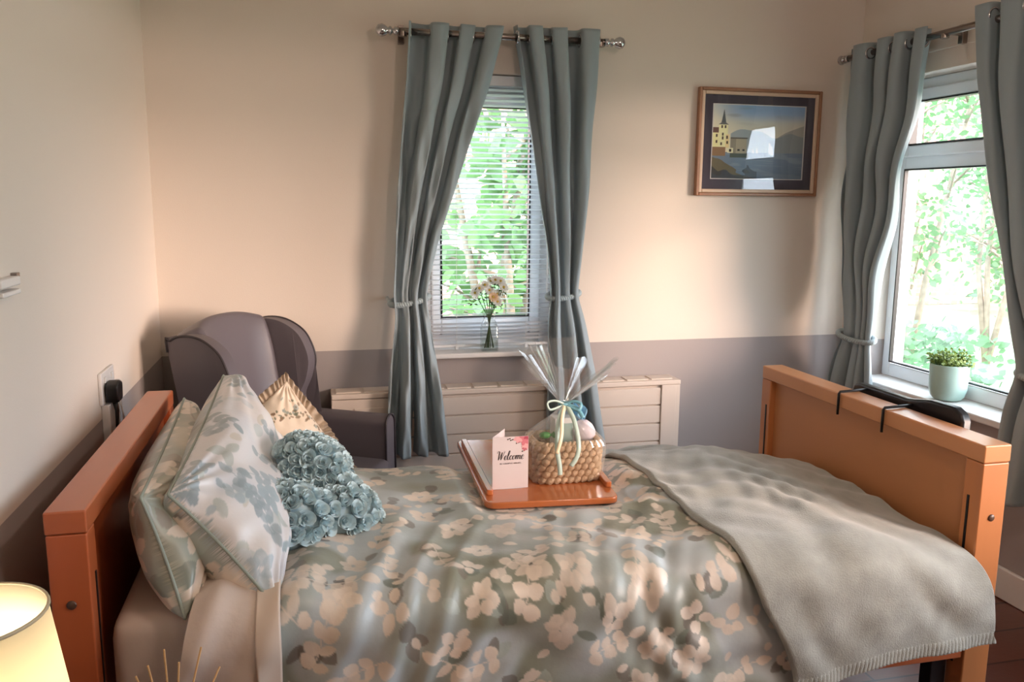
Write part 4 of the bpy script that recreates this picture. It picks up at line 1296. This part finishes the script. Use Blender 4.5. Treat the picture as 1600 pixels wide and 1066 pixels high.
for k, (dx, dy, dz, pc) in enumerate(heads):
    root = empty('cut_flower', (vx+dx*.2, vy+dy*.3, vz+.01), 0,
                 'peach flower at the front of the bunch in the glass vase' if pc else 'white daisy-like flower in the glass vase on the sill', 'flower', None if pc else 'white flowers in the vase')
    hd = Vector((vx+dx, vy+dy, vz+dz))
    bm = bmesh.new(); tube(bm, [(vx-dx*.35, vy+dy*.3, vz+.012), (vx+dx*.12, vy+dy*.3, vz+.15), tuple(hd)], .0017, 6); fin(bm, 'stem', M_stem, root, smooth=True, world=True)
    axis = Vector((dx*4, -.8, .5)).normalized(); q = axis.to_track_quat('Z', 'Y').to_matrix()
    bm = bmesh.new(); npet = 12
    for ring in range(2):
        for p in range(npet):
            a = 2*PI*(p+.5*ring)/npet; L_ = (.024-.005*ring)*rr.uniform(.9, 1.1)
            pr = [(.003, -.002, 0), (.003, .002, 0), (L_*.6, .005, .004+.003*ring), (L_, .002, .002+.005*ring), (L_, -.002, .002+.005*ring), (L_*.6, -.005, .004+.003*ring)]
            R = Matrix.Rotation(a, 3, 'Z'); bm.faces.new([bm.verts.new(hd+q @ (R @ Vector(c_))) for c_ in pr])
    fin(bm, 'petals', M_pet2 if pc else M_pet, root, world=True)
    bm = bmesh.new(); bmesh.ops.create_icosphere(bm, subdivisions=2, radius=.0055, matrix=Matrix.Translation(hd+axis*.003)); fin(bm, 'flower_eye', M_eye, root, smooth=True, world=True)
    bm = bmesh.new()
    for p in range(9):
        c_ = hd+Vector((rr.uniform(-.022, .022), rr.uniform(-.012, .012), rr.uniform(-.055, -.008))); d_ = Vector((rr.uniform(-1, 1), rr.uniform(-.6, .6), rr.uniform(0, 1))).normalized(); s_ = d_.orthogonal().normalized()
        L_ = rr.uniform(.012, .026)
        bm.faces.new([bm.verts.new(c_), bm.verts.new(c_+d_*L_*.5+s_*.0045), bm.verts.new(c_+d_*L_), bm.verts.new(c_+d_*L_*.5-s_*.0045)])
    fin(bm, 'leaves', M_stem, root, world=True)

# ------------------------------------------------------------------ potted plant on the right sill
ppx, ppy, ppz = 2.505, 2.815, .669
pt = empty('potted_plant', (ppx, ppy, ppz), 0, 'small green plant in a pale aqua pot on the right window sill', 'potted plant')
bm = bmesh.new(); lathe(bm, [(0, 0.002), (.03, .0), (.052, .004), (.064, .018), (.071, .045), (.074, .145), (.073, .149), (.069, .145), (.066, .12), (0, .12)], (ppx, ppy, ppz), 36)
fin(bm, 'pot', mat('aqua_glaze', srgb(176, 208, 200), rough=.3), pt, smooth=True, world=True)
bm = bmesh.new(); lathe(bm, [(0, .128), (.066, .126)], (ppx, ppy, ppz), 24); fin(bm, 'soil', mat('dark_soil', srgb(60, 46, 36), rough=1), pt, world=True)
bm = bmesh.new(); bs = bmesh.new(); rr = random.Random(14)
M_pl = mat('succulent_leaf', srgb(128, 148, 70), rough=.5, var=.3, vscale=50, trans=.15)
for k in range(60):
    a = rr.uniform(0, 6.3); r_ = .075*math.sqrt(rr.random()); h = rr.uniform(.03, .085)*(1-.3*r_/.08)
    b0 = Vector((ppx+r_*.5*math.cos(a), ppy+r_*.5*math.sin(a), ppz+.125)); tp = Vector((ppx+r_*1.15*math.cos(a), ppy+r_*1.15*math.sin(a), ppz+.13+h))
    tube(bs, [tuple(b0), tuple(tp)], .0016, 5)
    ax = (tp-b0).normalized()
    for q in range(10):
        aa = 2.4*q; tt = .35+.65*q/9
        s_ = ax.orthogonal().normalized(); s_ = Matrix.Rotation(aa, 3, ax) @ s_
        d_ = (s_*.8+ax*.55).normalized(); w_ = d_.cross(ax).normalized()
        c_ = b0+(tp-b0)*tt; L_ = .021*(1.1-.3*tt)
        bm.faces.new([bm.verts.new(c_), bm.verts.new(c_+d_*L_*.45+w_*.006), bm.verts.new(c_+d_*L_), bm.verts.new(c_+d_*L_*.45-w_*.006)])
fin(bm, 'foliage', M_pl, pt, world=True); fin(bs, 'stems', M_stem, pt, world=True)

# ------------------------------------------------------------------ black rack hung on the footboard
rk = empty('footboard_rack', (1.66, 2.05, .86), 0, 'black padded rail hung over the footboard on two wire hooks', 'rack')
bm = bmesh.new()
out = [(1.805, .80), (1.80, .885), (1.812, .905), (1.84, .917), (1.93, .915), (2.02, .898), (2.24, .898), (2.262, .892), (2.268, .875), (2.262, .83), (2.24, .80)]
prism(bm, out, 1.660, 1.690, 0)
fin(bm, 'rail', M_black, rk, bevel=.008, seg=3, world=True)
for y in (2.188, 1.982):
    bm = bmesh.new(); tube(bm, [(1.556, y, .815), (1.556, y, .880), (1.560, y, .8855), (1.66, y+.012, .8855), (1.668, y+.012, .88)], .004, 8)
    fin(bm, 'hook', M_black, rk, smooth=True, world=True)

# ------------------------------------------------------------------ socket, plugs, trunking
wx = XL
sk = empty('wall_socket', (wx, 2.565, .92), 0, 'white double wall socket on the left wall above the headboard', 'wall socket')
BX('face_plate', (wx, 2.488, .875), (wx+.010, 2.642, .967), M_white, sk, .003)
for y in (2.525, 2.605): BX('rocker_switch', (wx+.010, y-.007, .935), (wx+.014, y+.007, .952), M_white, sk, .001)
pg = empty('power_plug', (wx+.01, 2.535, .9), 0, 'black power plug with its cord in the wall socket', 'plug')
bm = bmesh.new(); prism(bm, rounded([(2.505, .878), (2.562, .878), (2.570, .93), (2.534, .942), (2.497, .93)], .012), wx+.0145, wx+.048, 0); fin(bm, 'plug_body', M_blackp, pg, bevel=.006, seg=3, world=True)
bm = bmesh.new(); tube(bm, [(wx+.03, 2.533, .885), (wx+.035, 2.533, .85), (wx+.032, 2.535, .80), (wx+.05, 2.53, .72), (wx+.06, 2.52, .60), (wx+.05, 2.5, .3)], [.008, .006, .0042, .0042, .0042, .0042], 8); fin(bm, 'cord', M_blackp, pg, smooth=True, world=True)
pg = empty('power_plug', (wx+.01, 2.61, .9), 0, 'white power plug with a thin white cord beside the black plug', 'plug')
bm = bmesh.new(); prism(bm, rounded([(2.585, .882), (2.630, .882), (2.632, .925), (2.583, .925)], .008), wx+.0145, wx+.030, 0); fin(bm, 'plug_body', M_white, pg, bevel=.004, world=True)
bm = bmesh.new(); tube(bm, [(wx+.025, 2.607, .885), (wx+.034, 2.612, .82), (wx+.033, 2.618, .72), (wx+.033, 2.61, .5)], .0025, 8); fin(bm, 'cord', M_white, pg, smooth=True, world=True)
tag(BX('cable_trunking', (wx, 2.505, .125), (wx+.022, 2.628, .874), M_white, None, .003), 'white vertical cable trunking below the wall socket', 'trunking')
br_ = empty('wall_bracket', (wx, 1.82, 1.28), 0, 'white plastic bracket with two stubs at the left edge of the left wall', 'bracket')
BX('stub', (wx, 1.76, 1.279), (wx+.02, 1.868, 1.297), M_white, br_, .003)
BX('stub', (wx, 1.76, 1.262), (wx+.022, 1.86, 1.272), M_white, br_, .003)
BX('clip', (wx, 1.872, 1.287), (wx+.012, 1.892, 1.302), M_steel, br_, .001)

# ------------------------------------------------------------------ bedside table, lamp, diffuser
TB = .62
tb = empty('bedside_table', (-.28, 1.1, 0), 0, 'small beech bedside table under the lamp, mostly below the frame', 'table')
BX('table_top', (-.555, .86, TB-.025), (-.06, 1.36, TB), M_woodf, tb, .004)
BX('cabinet_body', (-.54, .88, .10), (-.08, 1.34, TB-.025), M_woodf, tb, .003)
BX('drawer_front', (-.53, .872, .42), (-.09, .88, .58), M_woodf, tb, .002)
for sx in (-.52, -.10):
    for sy in (.90, 1.32):
        BX('leg', (sx-.02, sy-.02, 0), (sx+.02, sy+.02, .10), M_woodf, tb, .003)
lx, ly = -.382, .965
lp = empty('table_lamp', (lx, ly, TB), 0, 'lit table lamp with a cream drum shade in the bottom left corner', 'lamp')
ms = bpy.data.materials.new('lamp_shade_cloth'); ms.use_nodes = True
nt = ms.node_tree; n = nt.nodes; l = nt.links; n.remove(n['Principled BSDF'])
df = n.new('ShaderNodeBsdfDiffuse'); df.inputs[0].default_value = srgb(232, 222, 196)
tl = n.new('ShaderNodeBsdfTranslucent'); tl.inputs[0].default_value = srgb(244, 234, 206)
mxs = n.new('ShaderNodeMixShader'); mxs.inputs[0].default_value = .45
l.new(df.outputs[0], mxs.inputs[1]); l.new(tl.outputs[0], mxs.inputs[2]); l.new(mxs.outputs[0], n['Material Output'].inputs[0])
bm = bmesh.new(); lathe(bm, [(.108, .17), (.080, .378)], (lx, ly, TB), 48)
o = fin(bm, 'lamp_shade', ms, lp, smooth=True, world=True); s = o.modifiers.new('solid', 'SOLIDIFY'); s.thickness = .0015
bm = bmesh.new(); tube(bm, [(lx+.0805*math.cos(a*PI/24), ly+.0805*math.sin(a*PI/24), TB+.378) for a in range(48)], .0022, 6, closed=True); fin(bm, 'shade_rim', mat('rim_tape', srgb(176, 164, 136), rough=.6), lp, smooth=True, world=True)
bm = bmesh.new(); lathe(bm, [(0, 0), (.06, 0), (.062, .01), (.02, .02), (.03, .06), (.034, .10), (.014, .15), (.012, .20), (.018, .22), (0, .22)], (lx, ly, TB), 28); fin(bm, 'lamp_base', M_white, lp, smooth=True, world=True)
mb = bpy.data.materials.new('lit_bulb'); mb.use_nodes = True
mb.node_tree.nodes['Principled BSDF'].inputs['Emission Color'].default_value = (1, .85, .65, 1); mb.node_tree.nodes['Principled BSDF'].inputs['Emission Strength'].default_value = 8
bm = bmesh.new(); bmesh.ops.create_uvsphere(bm, u_segments=20, v_segments=12, radius=.026, matrix=Matrix.Translation((lx, ly, TB+.255))); fin(bm, 'bulb', mb, lp, smooth=True, world=True)
light('bedside_lamp_light', 'POINT', (lx, ly, TB+.31), 1.1, (1, .88, .74), shadow_soft_size=.03)
rd = empty('reed_diffuser', (-.205, 1.17, TB), 0, 'glass reed diffuser whose stick tips show at the bottom of the photo', 'diffuser')
bm = bmesh.new(); lathe(bm, [(0, 0), (.03, 0), (.032, .01), (.032, .06), (.014, .075), (.012, .095), (.015, .097)], (-.205, 1.12, TB), 24); fin(bm, 'bottle', glassy('amber_glass', tint=(.8, .6, .4, 1), refl=.7, base=.06), rd, smooth=True, world=True)
M_reed = mat('reed', srgb(190, 150, 104), rough=.8)
for dx, dy, dz in ((-.018, 1.075, .855), (-.002, 1.10, .862), (.045, 1.095, .862), (.012, 1.12, .83), (-.05, 1.15, .80), (.06, 1.15, .8)):
    bm = bmesh.new(); tube(bm, [(-.205-dx*.3, 1.12, TB+.01), (-.205+dx, dy, dz)], .0014, 6); fin(bm, 'reed', M_reed, rd, smooth=True, world=True)

cl = empty('fill_pendant', (1.0, .7, ZC), 0, 'unseen white pendant fitting added to go with the warm fill light', 'fill light fitting')  # fitting made up for the shadow fill, out of view
bm = bmesh.new(); lathe(bm, [(0, ZC), (.05, ZC), (.045, ZC-.03), (0, ZC-.035)], (1.0, .7, 0), 20); fin(bm, 'ceiling_rose', M_white, cl, smooth=True, world=True)
bm = bmesh.new(); tube(bm, [(1.0, .7, ZC-.03), (1.0, .7, 2.36)], .004, 6); tube(bm, [(1.0, .7, 2.37), (1.0, .7, 2.32)], .02, 12); fin(bm, 'pendant_cord', M_white, cl, world=True)
bm = bmesh.new(); bmesh.ops.create_uvsphere(bm, u_segments=20, v_segments=12, radius=.03, matrix=Matrix.Translation((1.0, .7, 2.295))); fin(bm, 'bulb', mb, cl, smooth=True, world=True)

# ------------------------------------------------------------------ outside
M_l1 = mat('big_leaf', srgb(112, 152, 98), rough=.45, var=.3, vscale=3, trans=.4)
M_l2 = mat('fine_leaf', srgb(98, 140, 92), rough=.5, var=.3, vscale=2, trans=.4)
M_l3 = mat('hedge_leaf', srgb(96, 140, 96), rough=.5, var=.35, vscale=2, trans=.35)
M_bark = mat('bark', srgb(146, 132, 118), rough=.9, var=.25, vscale=20)
def leaf_shape(bm, c, d, s, L, w):
    n_ = d.cross(s)
    pts = [c, c+d*L*.3+s*w*.8, c+d*L*.6+s*w*.75, c+d*L, c+d*L*.6-s*w*.75, c+d*L*.3-s*w*.8]
    vs_ = [bm.verts.new(p) for p in pts]
    bm.faces.new((vs_[0], vs_[1], vs_[2], vs_[3])); bm.faces.new((vs_[0], vs_[3], vs_[4], vs_[5]))
def tree(name, base, trunks, nleaf, ext, L, m, seed, label, group=None, tr_r=.03):
    r = random.Random(seed)
    root = empty(name, base, 0, label, 'tree', group)
    b = Vector(base); bm = bmesh.new(); tips = []
    for t in trunks:
        pts = [b, b+Vector(t)*.3+Vector((r.uniform(-.08, .08), r.uniform(-.08, .08), 0)), b+Vector(t)*.65+Vector((r.uniform(-.12, .12), r.uniform(-.12, .12), 0)), b+Vector(t)]
        tube(bm, pts, [tr_r, tr_r*.8, tr_r*.55, tr_r*.25], 7)
        for k in range(7):
            q = r.uniform(.25, .95); p = b+Vector(t)*q
            e = p+Vector((r.uniform(-1, 1)*ext[0]*.8, r.uniform(-1, 1)*ext[1]*.8, r.uniform(.1, .7)*ext[2]*.5))
            tube(bm, [tuple(p), tuple((p+e)/2+Vector((0, 0, .05))), tuple(e)], [tr_r*.4, tr_r*.25, tr_r*.1], 5); tips.append((p, e))
    fin(bm, 'trunk', M_bark, root, smooth=True, world=True)
    bm = bmesh.new()
    for k in range(nleaf):
        p, e = r.choice(tips); q = r.uniform(.2, 1.1)
        c = p+(e-p)*q+Vector((r.gauss(0, .3)*ext[0]*.5, r.gauss(0, .3)*ext[1]*.5, r.gauss(0, .3)*ext[2]*.35))
        d = Vector((r.uniform(-1, 1), r.uniform(-1, 1), r.uniform(-.8, .4))).normalized(); s = d.orthogonal().normalized(); s = Matrix.Rotation(r.uniform(0, 3), 3, d) @ s
        l_ = L*r.uniform(.6, 1.2); leaf_shape(bm, c, d, s, l_, l_*.36)
    fin(bm, 'foliage', m, root, world=True, recalc=False)
tree('leafy_tree', (1.3, 5.6, 0), [(.1, .0, 2.9), (-.5, .2, 2.6), (.6, .1, 2.7), (-.1, -.3, 2.0)], 1200, (1.0, .6, 1.1), .17, M_l1, 1, 'broad-leaved tree seen through the blind of the small window', tr_r=.04)
for k, (x, y, s_) in enumerate(((4.6, 4.0, 2), (4.35, 5.35, 3), (5.9, 6.2, 4), (7.9, 4.6, 5), (7.7, 7.6, 6), (6.0, 9.4, 7))):
    tree('garden_tree', (x, y, 0), [(.1, .1, 3.2), (-.3, .2, 3.0), (.35, -.2, 3.1)], 1300 if k < 3 else 1800, (.72, .72, 1.3), .065 if k < 3 else .09, M_l2, 10+s_,
         'slender many-stemmed garden tree beyond the large right window', 'garden trees outside the right window', tr_r=.028)
def hedge(name, c, ext, nleaf, L, seed, label):
    r = random.Random(seed); bm = bmesh.new()
    for k in range(nleaf):
        p = Vector(c)+Vector((r.uniform(-1, 1)*ext[0], r.uniform(-1, 1)*ext[1], r.uniform(0, 1)**.8*ext[2]))
        d = Vector((r.uniform(-1, 1), r.uniform(-1, 1), r.uniform(-.5, 1))).normalized(); s = d.orthogonal().normalized()
        leaf_shape(bm, p, d, s, L*r.uniform(.6, 1.2), L*.35)
    tag(fin(bm, name, M_l3, None, recalc=False), label, 'bush')
hedge('bush', (3.55, 4.35, 0), (.45, .35, .7), 1500, .07, 3, 'low leafy bush just outside the large right window')
hedge('bush', (9.6, 7.0, 0), (1.0, 2.8, 1.3), 2600, .14, 4, 'wide bush at the back of the garden on the right')
# brick houses beyond and the lawn
def brick_mat(name, c1, c2):
    m = mat(name, c1, rough=.9); nt = m.node_tree; n = nt.nodes; l = nt.links
    tc = n.new('ShaderNodeTexCoord'); b = n.new('ShaderNodeTexBrick'); b.inputs['Scale'].default_value = 4; b.inputs['Color1'].default_value = c1; b.inputs['Color2'].default_value = c2; b.inputs['Mortar'].default_value = srgb(200, 190, 180)
    mp = n.new('ShaderNodeMapping'); mp.inputs['Rotation'].default_value = (PI/2, 0, 0); l.new(tc.outputs['Object'], mp.inputs[0]); l.new(mp.outputs[0], b.inputs['Vector']); l.new(b.outputs[0], n['Principled BSDF'].inputs['Base Color']); return m
M_brick = brick_mat('pale_red_brick', srgb(214, 160, 142), srgb(200, 142, 124))
def house(loc, sx, sy, h, label):
    hs = empty('house', loc, 0, label, 'house'); x, y, _ = loc
    BX('wall', (x-sx, y-sy, 0), (x+sx, y+sy, h), M_brick, hs, .01)
    bm = bmesh.new(); prism(bm, [(y-sy-.02, h), (y+sy+.02, h), (y, h+sy*.7)], x-sx-.02, x+sx+.02, 0); fin(bm, 'roof', mat('roof_tile', srgb(176, 130, 112), rough=.9), hs, world=True)
    for k in (-1, 0, 1):
        BX('window', (x+k*sx*.55-.35, y-sy-.03, h*.4), (x+k*sx*.55+.35, y-sy+.01, h*.75), M_upvc, hs, .01)
house((1.2, 11.5, 0), 4, 1.5, 2.0, 'low pale red brick house beyond the tree at the small window')
house((11.5, 12.0, 0), 4, 1.5, 2.6, 'pale red brick house far behind the garden trees')
M_lawn = mat('lawn', srgb(140, 150, 122), rough=1, var=.3, vscale=2)
bm = bmesh.new(); box(bm, (-25, 3.8, -.30), (30, 30, -.002)); box(bm, (2.8, -15, -.30), (30, 3.8, -.002)); tag(fin(bm, 'ground', M_lawn), kind='structure')
